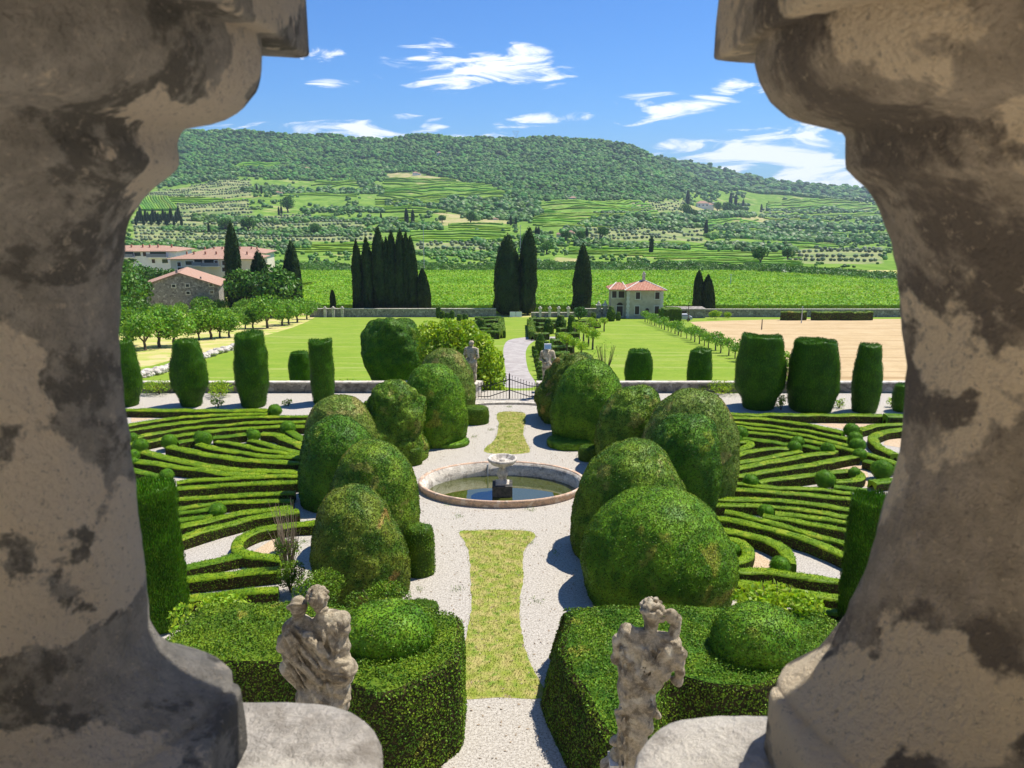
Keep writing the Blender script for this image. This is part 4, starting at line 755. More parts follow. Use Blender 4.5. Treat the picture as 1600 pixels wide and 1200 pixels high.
for (x, y, w, h, n, lb) in [(345, 618, 50, 28, 900, 'leafy hydrangea like shrub between the second and third left columns'), (250, 615, 55, 26, 900, 'leafy green shrub against the wall left of the second column'), (340, 637, 22, 20, 200, 'thin young plant before the second and third left columns'), (545, 607, 40, 18, 500, 'leafy shrub against the wall right of the slim column'), (450, 634, 18, 12, 120, 'small yellowish plant right of the far ball of the left maze'),
                    (1130, 615, 52, 24, 700, 'leafy shrub against the wall left of the broad columns'), (1220, 640, 16, 26, 260, 'low leafy plant between the two broad columns'), (1229, 612, 20, 24, 260, 'green shrub at the wall between the two broad columns'), (1311, 637, 24, 18, 140, 'thin leafy plant between the middle and slim right columns'), (1320, 610, 22, 18, 160, 'small shrub by the wall between the middle and slim columns'), (1392, 636, 16, 18, 120, 'bright little plant beside the right baluster'), (1095, 612, 30, 14, 300, 'low green shrub by the wall under the tilted column')]:
    shrub(x, y, w, h, 'bright', lb, int(x), n, .13, group='small plants along the wall', stems=3)
# big pale leaved tree by the gate
c = G(708, 630, -1.0)
tt = tree_proto('magnolia_tree', 'broad', 1.0, 1.0, 10, .2, 61, label='large bushy bright green broad leaved tree beside the gate on the left'); tt.location = (c[0]+.2, 54.5+1.6, -1.2)
for ch in list(tt.children):
    if ch.name.startswith('crown'): bpy.data.objects.remove(ch)
mb = MB(); r = np.random.default_rng(61); k = 13000; lum = []
for (x, y, rr) in [(700, 530, 1.25), (680, 545, 1.2), (725, 528, 1.2), (672, 522, .9), (745, 545, 1.2), (760, 565, 1.2), (768, 592, 1.0), (740, 580, 1.5), (715, 560, 1.6), (755, 610, 1.1), (775, 612, .6), (690, 575, 1.6), (735, 605, 1.4), (700, 515, .8), (730, 518, .8), (755, 535, .7)]:
    p_ = AtY(x, y, 55.6+r.normal()*.5); lum.append(np.r_[p_, rr])
lum = np.array(lum); q = r.choice(len(lum), k, p=lum[:, 3]**2/np.sum(lum[:, 3]**2)); d = nz(r.normal(size=(k, 3))); P = lum[q, :3]+d*lum[q, 3:]*(1-.3*r.random((k, 1))**2)
leaves(mb, P-np.array(tt.location), d, .28, .15, .05, .9, r=r); mb.build('crown', M['broad'], tt)
# ------------------------------------------------------------------ cypresses
HUGE = [
 (369, 22, 345, 458, 'tall slim cypress left of the shorter pair, in front of the pink roofed flats'), (407, 32, 392, 462, 'short broad cypress beside the round green tree'), (458, 28, 376, 471, 'stout cypress at the left end of the valley vineyard'),
 (559, 15, 375, 478, 'first slim cypress at the left of the big group by the wall'), (576, 16, 370, 488, 'second slim cypress of the big group by the wall'), (596, 20, 354, 493, 'tallest cypress of the big group by the wall'), (608, 14, 371, 492, 'cypress just right of the tallest in the big group'),
 (615, 16, 358, 493, 'cypress in the middle of the big group by the wall'), (627, 18, 357, 493, 'dark cypress right of the middle in the big group'), (636, 14, 362, 492, 'thin cypress near the right end of the big group'), (644, 17, 369, 491, 'cypress at the right end of the tall group by the wall'), (662, 20, 420, 491, 'low cypress right of the big group by the wall'),
 (521, 7, 454, 483, 'tiny thin cypress standing alone by the wall left of the big group'), (794, 40, 365, 491, 'widest cypress on the garden axis at the end of the lawn'), (825, 25, 355, 490, 'slimmer cypress beside the widest one at the end of the lawn'), (908, 26, 380, 484, 'cypress between the garden axis and the small villa'),
 (1089, 14, 423, 487, 'left of the two cypresses right of the small villa'), (1104, 19, 430, 487, 'right of the two cypresses right of the small villa')]
for q, (x, w, yt, yb, lb) in enumerate(HUGE):
    p_ = S(x, yb); 
    if p_[1] > 190: p_ = AtY(x, yb, 192); p_[2] = -14.4
    k = ppm(p_); H = (AtY(x, yt, p_[1])[2]-p_[2]); o_ = cypress_proto(w/2/k, H, 10+q, int(1500+w*110), lb, leaf=.55, group='dark cypresses around the lawn', bul=.5 if w/(yb-yt) < .25 else .3); o_.location = p_
# hillside cypresses and conifers
cp = cypress_proto(1.0, 10, 77, 260, 'x', leaf=.9, group='small cypresses on the hillside'); used = False
hc = [(634, 350, 26, 'small cypress beside its twin above the two axis cypresses'), (644, 350, 24, 'right twin of the small pair of cypresses on the hill'), (838, 372, 18, 'left of two tiny cypresses by the hamlet'), (842, 372, 18, 'right of two tiny cypresses by the hamlet'), (918, 373, 17, 'tiny cypress right of the hamlet'), (1021, 397, 28, 'dark cypress alone above the small villa'), (1106, 366, 26, 'dark cypress on the terraces below the white villa'),
      (798, 352, 16, 'tiny cypress above the widest axis cypress'), (806, 353, 16, 'tiny cypress to the right above the widest axis cypress'), (322, 365, 18, 'lone thin cypress above the pink roofed flats'), (434, 335, 14, 'cypress left of the round dark tree on the left hill'), (438, 334, 14, 'cypress next to the round dark tree on the left hill'), (402, 306, 14, 'small cypress in the upper olive grove'), (409, 307, 14, 'right cypress of the upper olive grove pair'),
      (1075, 322, 24, 'conifer left of the white hill villa'), (1142, 322, 22, 'tall cypress right of the white hill villa'), (1150, 322, 20, 'second cypress right of the white hill villa'), (1162, 324, 16, 'third cypress right of the white hill villa'), (1191, 332, 14, 'isolated cypress right end of the villa hill'), (932, 302, 12, 'cypress beside the farmhouse on the slope'), (384, 265, 8, 'tiny cypress by the highest vineyard'), (594, 348, 14, 'tiny cypress left of the bright fields')]
for i in range(19): hc.append((208+i*4.0, 352-(i % 3)*2, 15+(i*7 % 5)*2, None))
for (x, y, h, lb) in hc:
    p_ = Hh(x, y); k = ppm(p_); H = h/k; sc = (H/10*1.1, H/10*1.1, H/10); cl = lb is None; lb = lb or ORD[int(round((x-208)/4))]+' small cypress from the left in the close row on the left hillside'
    if not used: cp.location = p_; cp.scale = sc; cp['label'] = lb; used = True; o_ = cp
    else: o_ = copy_tree(cp, p_, random.random()*6, sc, lb)
    if cl: o_['group'] = 'close row of cypresses at the left of the hillside'
# ------------------------------------------------------------------ orchard and planted rows
op = [tree_proto('orchard_tree', 'orchard', 1.9, .75, 1700, .26, 70+i, .75, 'x', 'fruit tree', group='orchard trees left of the lawn', trunk_r=.12) for i in range(3)]; oi = [0]
def put(protos, cnt, p_, sc, lb, group=None):
    i = cnt[0]; cnt[0] += 1; rz = random.random()*6.28
    if i < len(protos): o_ = protos[i]; o_.location = p_; o_.scale = (sc,)*3; o_.rotation_euler = (0, 0, rz); o_['label'] = lb; 
    else: o_ = copy_tree(protos[i % len(protos)], p_, rz, sc, lb)
    if group: o_['group'] = group
    return o_
for (x, y, h, lb) in [(227, 547, 50, 'orchard tree nearest the left edge, in the front row'), (250, 543, 52, 'second front row orchard tree'), (273, 540, 50, 'orchard tree with forked trunk right of the second column top'), (200, 541, 52, 'dense orchard tree at the left baluster'), (311, 531, 30, 'thin small orchard tree with sparse crown'), (329, 530, 42, 'orchard tree right of the thin small one'), (344, 528, 38, 'slim orchard tree in the middle of the front row'), (359, 527, 40, 'orchard tree above the tallest clipped column, left'), (384, 514, 28, 'low orchard tree behind the tallest clipped column'), (396, 513, 28, 'low spreading orchard tree right of the tallest column'),
        (418, 513, 40, 'darker dense orchard tree with black shadow at the lawn edge'), (442, 509, 34, 'orchard tree right of the dense dark one'), (452, 507, 32, 'orchard tree along the lawn edge, middle'), (464, 504, 30, 'orchard tree along the lawn edge, third from its end'), (480, 499, 27, 'orchard tree along the lawn edge, second from its end'), (491, 494, 22, 'last orchard tree at the end of the lawn edge row'), (306, 492, 32, 'wide orchard tree in front of the stone barn'), (332, 489, 30, 'orchard tree right of the wide one before the barn'), (364, 488, 34, 'orchard tree right of the barn gable'), (285, 497, 24, 'orchard tree left of the wide one before the barn'), (390, 492, 26, 'back row orchard tree below the short broad cypress'), (415, 492, 22, 'back row orchard tree right of the short broad cypress'), (250, 505, 22, 'small orchard tree under the barn wall'), (270, 512, 20, 'low green orchard tree in the middle left'), (348, 505, 22, 'back orchard tree in the orchard centre'), (432, 497, 22, 'orchard tree in the back row near the wall'), (450, 492, 18, 'small far orchard tree near the wall'), (376, 503, 22, 'small round orchard tree at the orchard centre right')]:
    p_ = S(x, y); put(op, oi, p_, h*random.uniform(.88, 1.12)/ppm(p_)/2.75, lb)
r = np.random.default_rng(15)
for q in range(16):
    x = r.uniform(200, 400); y = r.uniform(486, 512)+max(0, (330-x)*.08); p_ = S(x, y); put(op, oi, p_, r.uniform(20, 27)/ppm(p_)/2.75, 'leafy tree in the crowded back part of the orchard below the barn', 'crowded trees at the back of the orchard')
vp = [tree_proto('young_tree', 'orchard', .95, .8, 380, .2, 80+i, .7, 'x', 'young tree', limbs=4, trunk_r=.07) for i in range(2)]; vi = [0]
row = np.array([S(1006, 504), S(1260, 606)]); 
for i in range(30):
    q = i/29; a, b = S(1008, 503), S(1236, 596); p_ = a+(b-a)*q; p_[0] += .15*random.uniform(-1, 1); put(vp, vi, p_, (.8+.35*random.random() if i % 4 else 1.2), ORD[i]+' young tree from the villa end of the diagonal row beside the wheat field', 'young trees in the diagonal row')
bp = [tree_proto('green_tree', 'scrub', 3.2, 1.2, 2600, .45, 90+i, .9, 'x', 'tree', trunk_r=.25) for i in range(2)]; bi = [0]
for (x, y, Y, h, lb) in [(190, 470, 150, 52, 'big green tree at the left edge before the flats'), (200, 462, 165, 40, 'bushy green tree left of the stone barn'), (250, 440, 230, 24, 'rounded tree behind the left end of the barn'), (275, 440, 232, 22, 'green tree between the flats and the barn roof'), (205, 505, 140, 46, 'green tree below the barn at the left edge'), (322, 445, 228, 20, 'low tree between the barn roof and the flats'), (358, 462, 215, 36, 'green tree right of the barn behind the tall slim cypress'), (388, 462, 190, 46, 'bright round tree between the two left cypresses'), (427, 462, 186, 52, 'round bright green tree right of the short broad cypress'), (222, 432, 236, 20, 'tree in front of the left flats'), (300, 436, 232, 18, 'tree at the corner of the middle flats'), (192, 430, 210, 34, 'green tree peeking beside the left baluster'), (222, 484, 175, 18, 'low bushy tree at the left foot of the barn')]:
    p_ = AtY(x, y, Y); p_[2] = float(T(p_[0], Y)); top = AtY(x, y-h, Y)[2]; put(bp, bi, p_, max(1, (top-p_[2]))/6.4, lb, 'trees around the barn and the flats')
# fallen leaves and weeds on the gravel
r = np.random.default_rng(91); k = 1500; P = np.stack([r.uniform(-4.5, 4.5, k), r.uniform(16, 52, k), np.full(k, .012)], -1); P = P[((P[:, 0]+.44)/4.0)**2+((P[:, 1]-35.38)/2.9)**2 > 1]; k = len(P); mb = MB(); leaves(mb, P, np.tile([0, 0, 1.0], (k, 1)), .10, .045, .01, .25, r=r)
mb.build('fallen_leaves', M['twig'], label='dry fallen leaves and bits of twig scattered on the pale gravel', cat='leaf litter', kind='stuff')
k = 2600; a = r.integers(0, 70, k); cx_ = r.uniform(-12, 12, 70); cy_ = r.uniform(17, 51.5, 70); P = np.stack([cx_[a]+r.normal(size=k)*.12, cy_[a]+r.normal(size=k)*.12, np.full(k, .02)], -1); P = P[((P[:, 0]+.44)/4.0)**2+((P[:, 1]-35.38)/2.9)**2 > 1]; k = len(P); mb = MB(); leaves(mb, P, np.tile([0, 0, 1.0], (k, 1)), .08, .02, .02, 1.0, up=[0, 0, .5], r=r)
mb.build('gravel_weeds', M['box'], label='small green weeds sprouting here and there through the gravel', cat='weeds', kind='stuff')
# rubble edging of the orchard
P = smooth_pts([(150, 606), (205, 593), (250, 583), (285, 572), (330, 556), (380, 541)], 6, False); W = [S(x, y) for x, y in P]
mb = MB(); r = np.random.default_rng(8)
for q in range(900):
    a = r.random()*(len(W)-1); i = int(a); p_ = W[i]*(1-a+i)+W[i+1]*(a-i); s_ = .12+.22*r.random(); mb.add(IV*[s_*1.3, s_, s_*.8]+p_+[r.normal()*.2, r.normal()*.45, .1+.35*r.random()], IF)
mb.build('rubble_edging', M['pale_stone'], label='low tumbled line of pale rubble stones edging the orchard', cat='stone edging')
# ------------------------------------------------------------------ fountain
cx, cy = -.44, 35.38; R = 3.85; EY = .711
def oval(mb):
    for v in mb.V: v[:, 1] *= EY
    return mb
fo_ = empty('fountain', (cx, cy, 0), label='round pool with pinkish stone rim and a bowl on a baluster in its middle', cat='fountain')
rim = MB(); rim.lathe((0, 0, 0), [(R-.17, .05), (R-.17, .29), (R-.15, .32), (R-.03, .33), (R, .30), (R+.01, .22), (R-.04, .17), (R-.04, -.02)], 96); oval(rim).build('rim', M['pink_stone'], fo_)
mb = MB(); mb.lathe((0, 0, 0), [(R-.165, .28), (R-.23, .27), (R-.24, .20), (R-.30, .19), (R-.31, -.35), (R-.31, -.9)], 96); oval(mb).build('inner_wall', M['pale_stone'], fo_)
mb = MB(); mb.box(0, 0, -.37, .92, .92, 1.04); mb.build('base_block', M['dark_stone'], fo_)
mb = MB(); mb.lathe((0, 0, .19), [(.30, 0), (.30, .06), (.24, .09), (.20, .14), (.16, .18), (.22, .30), (.27, .42), (.24, .56), (.15, .66), (.13, .72), (.18, .76), (.18, .80)], 32); mb.box(0, 0, .18, .62, .62, .07); mb.build('baluster_stem', M['pale_stone'], fo_)
mb = MB(); mb.lathe((0, 0, .98), [(.16, 0), (.34, .05), (.52, .13), (.57, .20), (.60, .26), (.66, .28), (.68, .34), (.66, .40), (.60, .41), (.55, .36), (.52, .24), (.3, .17), (.001, .15)], 48); mb.lathe((0, 0, 1.12), [(.13, 0), (.14, .16), (.10, .2), (.001, .21)], 20); mb.build('bowl', M['pale_stone'], fo_)
mb = MB(); mb.tube([[-.75, 2.42, -.6], [-.75, 2.42, .25]], .04); mb.build('pipe', M['metal'], fo_)
mb = MB(); an = np.arange(96)*2*np.pi/96; V = np.r_[np.stack([cx+(R-.30)*np.cos(an), cy+(R-.30)*EY*np.sin(an), 0*an-.36], -1), [[cx, cy, -.36]]]; mb.add(V, [[i, (i+1) % 96, 96] for i in range(96)]); struct(mb, 'pool_water', M['water'])
# ------------------------------------------------------------------ garden wall and gate
gx0, gx1 = AtY(752, 600, 53.7)[0], AtY(838, 600, 53.7)[0]
for (x0, x1, lb) in ((-45, gx0, 'low parapet wall with pale stone coping behind the left maze and columns'), (gx1, 45, 'low parapet wall with pale stone coping behind the right maze and columns')):
    root = empty('parapet_wall', ((x0+x1)/2, 53.9, 0), label=lb, cat='wall', group='low garden parapet'); w = x1-x0
    mb = MB(); mb.box(0, 0, -.6, w, .40, 2.5); mb.build('wall_body', M['wallstone'], root)
    mb = MB(); mb.box(0, 0, .69, w, .52, .09); mb.build('coping', M['pale_stone'], root)
c0 = G(794, 632); 
mb = MB(); P = [G(x, y)[:2] for x, y in [(742, 634), (765, 632), (795, 631.3), (825, 632), (850, 634)]]; P = smooth_pts(P, 6, False)
for a, b in zip(P[:-1], P[1:]): m_ = (a+b)/2; d_ = b-a; mb.box(m_[0], m_[1], .07, np.linalg.norm(d_)+.01, .28, .14, rot=math.atan2(d_[1], d_[0]))
mb.build('gate_threshold', M['pale_stone'], label='pale curved stone step in front of the iron gate', cat='step')
gy = 52.0; groot = empty('iron_gate', (AtY(796, 630, gy)[0], gy, 0), label='black spiked wrought iron gate across the path, open side lower', cat='gate'); bx = groot.location.x
mb = MB(); mb.tube([[0, 0, -.1], [0, 0, 1.62], [0, 0, 1.75]], [.05, .05, .01]); mb.build('post', M['iron'], groot)
for side in (-1, 1):
    mb = MB(); k = 11 if side > 0 else 10; W_ = 2.05
    for i in range(1, k+1):
        x = side*W_*i/k; q = i/k; top = 1.55-.55*min(1, q*1.4)**1.0+.12*(q > .72)*(q-.72); 
        mb.tube([[x, 0, .02], [x, 0, top], [x, 0, top+.12]], [.016, .016, .002], 5); mb.lathe((x, 0, top), [(.001, 0), (.035, .03), (.001, .1)], 6)
    def curve(z0, z1, zs=None): return [[side*W_*q, 0, z0+(z1-z0)*min(1, q*1.5)] for q in np.linspace(0, 1, 12)]
    mb.tube(curve(1.32, .85), .03, 6); mb.tube(curve(.60, .14), .03, 6); mb.build('gate_leaf', M['iron'], groot)
# ------------------------------------------------------------------ sculpture: distance fields meshed as one skin
def sdf_mesh(prims, lo, hi, h, k=.05, disp=None, det=()):
    lo = np.array(lo, float); n = np.ceil((np.array(hi)-lo)/h).astype(int)+1
    g = np.stack(np.meshgrid(*[lo[i]+h*np.arange(n[i]) for i in range(3)], indexing='ij'), -1); D = None
    for kk, pr in [(k, p_) for p_ in prims]+[(.009, p_) for p_ in det]:
        if pr[0] == 'c':
            a, b, ra, rb = np.array(pr[1], float), np.array(pr[2], float), pr[3], pr[4]; ab = b-a; t = np.clip(((g-a)@ab)/(ab@ab), 0, 1); d = np.linalg.norm(g-a-t[..., None]*ab, axis=-1)-(ra+(rb-ra)*t)
        else:
            c_, r_ = np.array(pr[1], float), np.array(pr[2], float); q = (g-c_)
            if len(pr) > 3: s_, co = math.sin(pr[3]), math.cos(pr[3]); q = np.stack([q[..., 0]*co+q[..., 2]*s_, q[..., 1], -q[..., 0]*s_+q[..., 2]*co], -1)
            l = np.linalg.norm(q/r_, axis=-1); d = l*(l-1)/(np.linalg.norm(q/(r_*r_), axis=-1)+1e-6)
        if D is None: D = d
        else: hh = np.clip(.5+.5*(D-d)/kk, 0, 1); D = D*(1-hh)+d*hh-kk*hh*(1-hh)
    if disp: D = D+disp(g)
    ins = D < 0; nx, ny, nz_ = D.shape; cell = np.zeros((nx-1, ny-1, nz_-1, 3)); cnt = np.zeros((nx-1, ny-1, nz_-1))
    sl = lambda i, j, l: (slice(i, nx-1+i), slice(j, ny-1+j), slice(l, nz_-1+l))
    cor = [(i, j, l) for i in (0, 1) for j in (0, 1) for l in (0, 1)]
    for a in cor:
        for ax in range(3):
            if a[ax]: continue
            b = list(a); b[ax] = 1; Da, Db = D[sl(*a)], D[sl(*b)]; x = (Da < 0) != (Db < 0); t = np.where(x, Da/(Da-Db+1e-12), 0)
            for q in range(3): cell[..., q] += x*(a[q]+(t if q == ax else 0))
            cnt += x
    act = cnt > 0; ids = -np.ones(act.shape, int); ids[act] = np.arange(act.sum()); I = np.argwhere(act); V = lo+h*(I+cell[act]/cnt[act][:, None]); F = []
    for ax in range(3):
        o1, o2 = [(1, 2), (2, 0), (0, 1)][ax]; A = np.take(ins, range(D.shape[ax]-1), ax); B = np.take(ins, range(1, D.shape[ax]), ax); E = np.argwhere(A != B); E = E[(E[:, o1] > 0) & (E[:, o2] > 0) & (E[:, o1] < D.shape[o1]-1) & (E[:, o2] < D.shape[o2]-1)]
        s_ = A[tuple(E.T)]; e1 = np.zeros(3, int); e1[o1] = 1; e2 = np.zeros(3, int); e2[o2] = 1
        q = np.stack([ids[tuple((E-e1-e2).T)], ids[tuple((E-e2).T)], ids[tuple(E.T)], ids[tuple((E-e1).T)]], -1); q[~s_] = q[~s_][:, ::-1]; F.append(q)
    return V, np.concatenate(F)
def statue(name, prims, lo, hi, h, loc, label, k=.05, rz=0, disp=None, sc=1, ped=None, group='weathered garden statues', det=()):
    root = empty(name, loc, rz, sc, label=label, cat='statue', group=group); V, F = sdf_mesh(prims, lo, hi, h, k, disp, det); mb = MB(); mb.add(V, F, smooth=True); mb.build('figure', M['statue'], root)
    if ped: mb = MB(); [mb.box(*b) for b in ped]; mb.build('pedestal', M['pale_stone'], root)
    return root
def curls(c, R, n, seed, r=.035, zmin=-.2):
    q = np.random.default_rng(seed); d = nz(q.normal(size=(n, 3))); d = d[d[:, 2] > zmin]; return [('e', tuple(np.array(c)+x*R), (r*(.8+.5*q.random()), r, r)) for x in d]
def folds(g, sl, fr, amp, z1, z0=-9): return amp*np.sin((g[..., 0]*sl[0]+g[..., 2]*sl[1])*fr+1.3*vn(g*4, 3))*((g[..., 2] < z1) & (g[..., 2] > z0))
y1 = 9.0; bz = AtY(500, 1090, y1)[2]; bx_ = AtY(500, 1090, y1)[0]
pr = [('e', (.04, 0, 1.36), (.105, .13, .135)), ('e', (.06, .03, 1.28), (.085, .11, .12)), ('c', (.05, 0, 1.28), (.12, .02, 1.08), .065, .08)] + \
     [('e', (-.20, .02, 1.24), (.105, .125, .13)), ('c', (-.20, .02, 1.2), (-.22, .02, 1.02), .07, .08), ('c', (-.30, -.03, 1.245), (-.11, -.05, 1.30), .035, .03),
      ('e', (.16, .05, .90), (.24, .16, .28)), ('e', (0, .06, .62), (.30, .15, .34)), ('c', (-.02, .08, .9), (0, .08, .3), .14, .16), ('c', (.12, .02, 1.08), (.33, .0, 1.08), .10, .10), ('e', (.33, .0, 1.02), (.10, .12, .14)), ('c', (.22, .04, .98), (.26, .06, .55), .17, .13), ('c', (.26, .04, .62), (.22, .05, .30), .13, .20), ('e', (.38, -.02, .42), (.10, .14, .15)),
      ('e', (-.20, .04, .88), (.19, .15, .24)), ('c', (-.30, .0, .98), (-.41, -.02, .72), .09, .085), ('c', (-.41, -.03, .74), (-.05, -.14, .38), .075, .05), ('c', (-.05, -.14, .38), (.06, -.17, .30), .045, .03),
      ('c', (-.24, .05, .75), (-.34, .05, .40), .17, .13), ('c', (-.34, .05, .40), (-.08, .05, .02), .14, .11), ('c', (-.08, .05, .7), (.02, .05, .0), .20, .20), ('c', (.22, .05, .35), (.12, .05, -.3), .18, .20),
      ('c', (.26, -.08, .92), (.22, -.13, .52), .06, .055), ('c', (.20, -.14, .50), (.40, -.08, .44), .05, .07), ('c', (.10, -.14, .40), (.38, -.06, .36), .045, .06), ('c', (.05, -.13, .50), (.20, -.15, .36), .04, .05),
      ('c', (.15, -.12, .50), (-.02, -.15, .92), .055, .045), ('e', (-.05, -.15, .97), (.06, .035, .045)), ('c', (-.10, -.15, .95), (-.12, -.15, .88), .016, .014), ('c', (-.07, -.16, .94), (-.08, -.16, .86), .016, .014), ('c', (-.04, -.16, .94), (-.045, -.16, .86), .016, .014), ('c', (-.01, -.16, .94), (-.01, -.16, .88), .016, .014),
      ('c', (-.28, -.08, .92), (.12, -.14, .38), .045, .04), ('c', (-.20, -.1, 1.0), (.2, -.14, .42), .035, .04), ('c', (.0, .05, 0), (.0, .05, -.7), .30, .28), ('e', (.25, 0, -.02), (.14, .14, .07))]
det = curls((.04, 0, 1.37), .120, 70, 3, .030)+[('c', (-.31, -.04, 1.26), (-.20, -.10, 1.33), .022, .022), ('c', (-.20, -.10, 1.33), (-.10, -.07, 1.31), .022, .022), ('e', (.115, -.05, 1.30), (.022, .03, .03)), ('c', (.09, -.10, 1.22), (.16, -.06, 1.25), .022, .03),
  ('c', (.17, -.11, 1.05), (.24, -.14, .60), .022, .03), ('c', (.26, -.10, 1.06), (.30, -.12, .86), .03, .02), ('c', (.14, -.13, 1.0), (.10, -.15, .72), .02, .025), ('c', (.08, -.14, .86), (.24, -.17, .50), .03, .02), ('c', (.12, -.17, .52), (.42, -.12, .47), .028, .03), ('c', (.10, -.18, .46), (.40, -.14, .40), .024, .03), ('c', (.10, -.17, .40), (.36, -.14, .33), .026, .03), ('c', (.20, -.15, .60), (.38, -.10, .55), .02, .035),
  ('c', (-.34, -.10, .90), (-.02, -.20, .42), .028, .022), ('c', (-.28, -.12, .98), (.06, -.20, .50), .024, .022), ('c', (-.22, -.12, 1.03), (.10, -.19, .58), .022, .02), ('c', (-.40, -.08, .70), (-.12, -.17, .34), .03, .022), ('c', (-.36, -.06, .58), (-.22, -.12, .34), .03, .02), ('c', (-.30, -.08, .42), (-.10, -.14, .12), .03, .02), ('c', (-.20, -.10, .46), (-.02, -.15, .10), .025, .02), ('c', (.02, -.16, .34), (.06, -.16, -.1), .03, .03), ('c', (.16, -.16, .30), (.18, -.16, -.1), .03, .03)] + \
  [('c', (-.09+.028*q, -.185, .965-.005*q), (-.10+.030*q, -.20, .875-.004*q), .0145, .011) for q in range(4)] + [('c', (.02, -.18, .97), (.03, -.19, .92), .014, .012)]
statue('embracing_statue', pr, (-.62, -.36, -.75), (.62, .36, 1.62), .014, (bx_, y1, bz), 'weathered stone statue of an embracing couple from behind, one curly head, one capped', k=.02,
       disp=lambda g: folds(g, (.7, .75), 38, .012, 1.02)+.006*vn(g*22, 1)+.004*vn(g*50, 2), ped=[(0, .05, -1.0, .9, .8, .7), (0, .05, -1.4, 1.1, 1.0, .12), (0, .05, -(bz/2)-.75, .8, .7, bz-1.4)], det=det)
y2 = 9.5; bz2 = AtY(1000, 1176, y2)[2]-.3*0; bx2 = AtY(1000, 1176, y2)[0]
def L2(px, py, y=0): return ((px-1000)/122, y, (1176-py)/104)
pr = [('e', L2(1010, 962), (.125, .14, .15)), ('e', L2(1010, 975, .02), (.095, .11, .12)), ('c', L2(1009, 985), L2(1008, 1005), .085, .10)] + \
     [('c', L2(972, 993), L2(1040, 1003), .10, .10), ('e', L2(972, 990), (.11, .12, .11)), ('e', L2(1006, 1015), (.31, .15, .20)), ('c', L2(975, 1000), L2(985, 1050), .14, .17), ('c', L2(1035, 1008), L2(1005, 1060), .14, .18), ('e', L2(990, 1045), (.25, .16, .28)), ('c', L2(1040, 1020), L2(1010, 1070), .10, .1), ('c', L2(985, 1050), L2(988, 1090), .21, .22), ('c', L2(990, 1090), L2(993, 1130), .23, .22), ('c', L2(990, 1120), L2(982, 1200), .22, .16), ('c', L2(982, 1180), L2(980, 1260), .16, .2),
      ('c', L2(960, 1000), L2(956, 1035, .05), .075, .06), ('c', L2(1045, 1000), L2(1050, 972, .02), .075, .065), ('e', L2(1040, 966, -.01), (.085, .08, .105)), ('c', L2(1033, 960, -.02), L2(1024, 962, -.03), .03, .025), ('c', L2(1034, 968, -.04), L2(1022, 971, -.05), .022, .018),
      ('c', L2(1045, 1005), L2(1055, 1032), .09, .10), ('e', L2(1057, 1022, -.05), (.08, .08, .08)), ('e', L2(1050, 1012, -.07), (.05, .05, .06)), ('c', L2(1055, 1035), L2(1058, 1062), .085, .06), ('e', L2(1054, 1064), (.08, .07, .06)), ('c', L2(1035, 1060, .08), L2(1022, 1080, .05), .07, .045), ('c', L2(1016, 1080), L2(1020, 1100), .05, .03), ('c', L2(1010, 1105), L2(1025, 1118), .08, .05),
      ('c', L2(1048, 1028, -.08), L2(985, 1082, -.16), .055, .035), ('c', L2(1035, 1015, -.1), L2(982, 1075, -.17), .04, .03), ('c', L2(1000, 1010, -.13), L2(985, 1070, -.16), .035, .03), ('c', L2(960, 1105, -.12), L2(1010, 1095, -.16), .04, .04), ('e', L2(958, 1158), (.07, .1, .06)), ('c', L2(975, 1170), L2(950, 1200), .12, .12)]
det = curls(L2(1010, 957), .135, 90, 5, .034, -.25)+[('c', L2(1000+5*q, 1003+2*q, -.16), L2(978+3*q, 1088, -.20), .020, .022) for q in range(5)]+[('c', L2(1046, 1030+4*q, -.09), L2(984, 1084+5*q, -.20), .022, .02) for q in range(4)] + \
  [('c', L2(962+8*q, 1006, -.13), L2(968+7*q, 1075, -.18), .02, .02) for q in range(3)]+[('c', L2(960+9*q, 1108, -.17), L2(966+7*q, 1190, -.17), .028, .02) for q in range(5)]+[('c', L2(958, 1100, -.12), L2(1015, 1092, -.17), .03, .03), ('c', L2(962, 1093, -.12), L2(1012, 1084, -.17), .022, .022)] + \
  [('c', L2(1037-3*q, 955+5*q, -.06), L2(1026-2*q, 957+5*q, -.08), .016, .012) for q in range(4)]+[('e', L2(1050+5*math.cos(q), 1014+7*math.sin(q), -.09), (.032, .03, .034)) for q in range(6)]
statue('bearded_statue', pr, (-.62, -.36, -.9), (.66, .36, 2.45), .015, (bx2, y2, bz2), 'weathered stone statue of a curly haired figure from behind, hand raised to its head', k=.025,
       disp=lambda g: folds(g, (.75, .65), 30, .012, 1.7)+.008*vn(g*20, 1)+.005*vn(g*48, 2), ped=[(0, .05, -1.0, .9, .8, .5), (-.34, -.05, -.16, .16, .3, .22), (0, .05, -1.3, 1.1, 1.0, .12), (0, .05, -(bz2/2)-.7, .8, .7, bz2-1.3)], det=det).name = 'draped_statue'
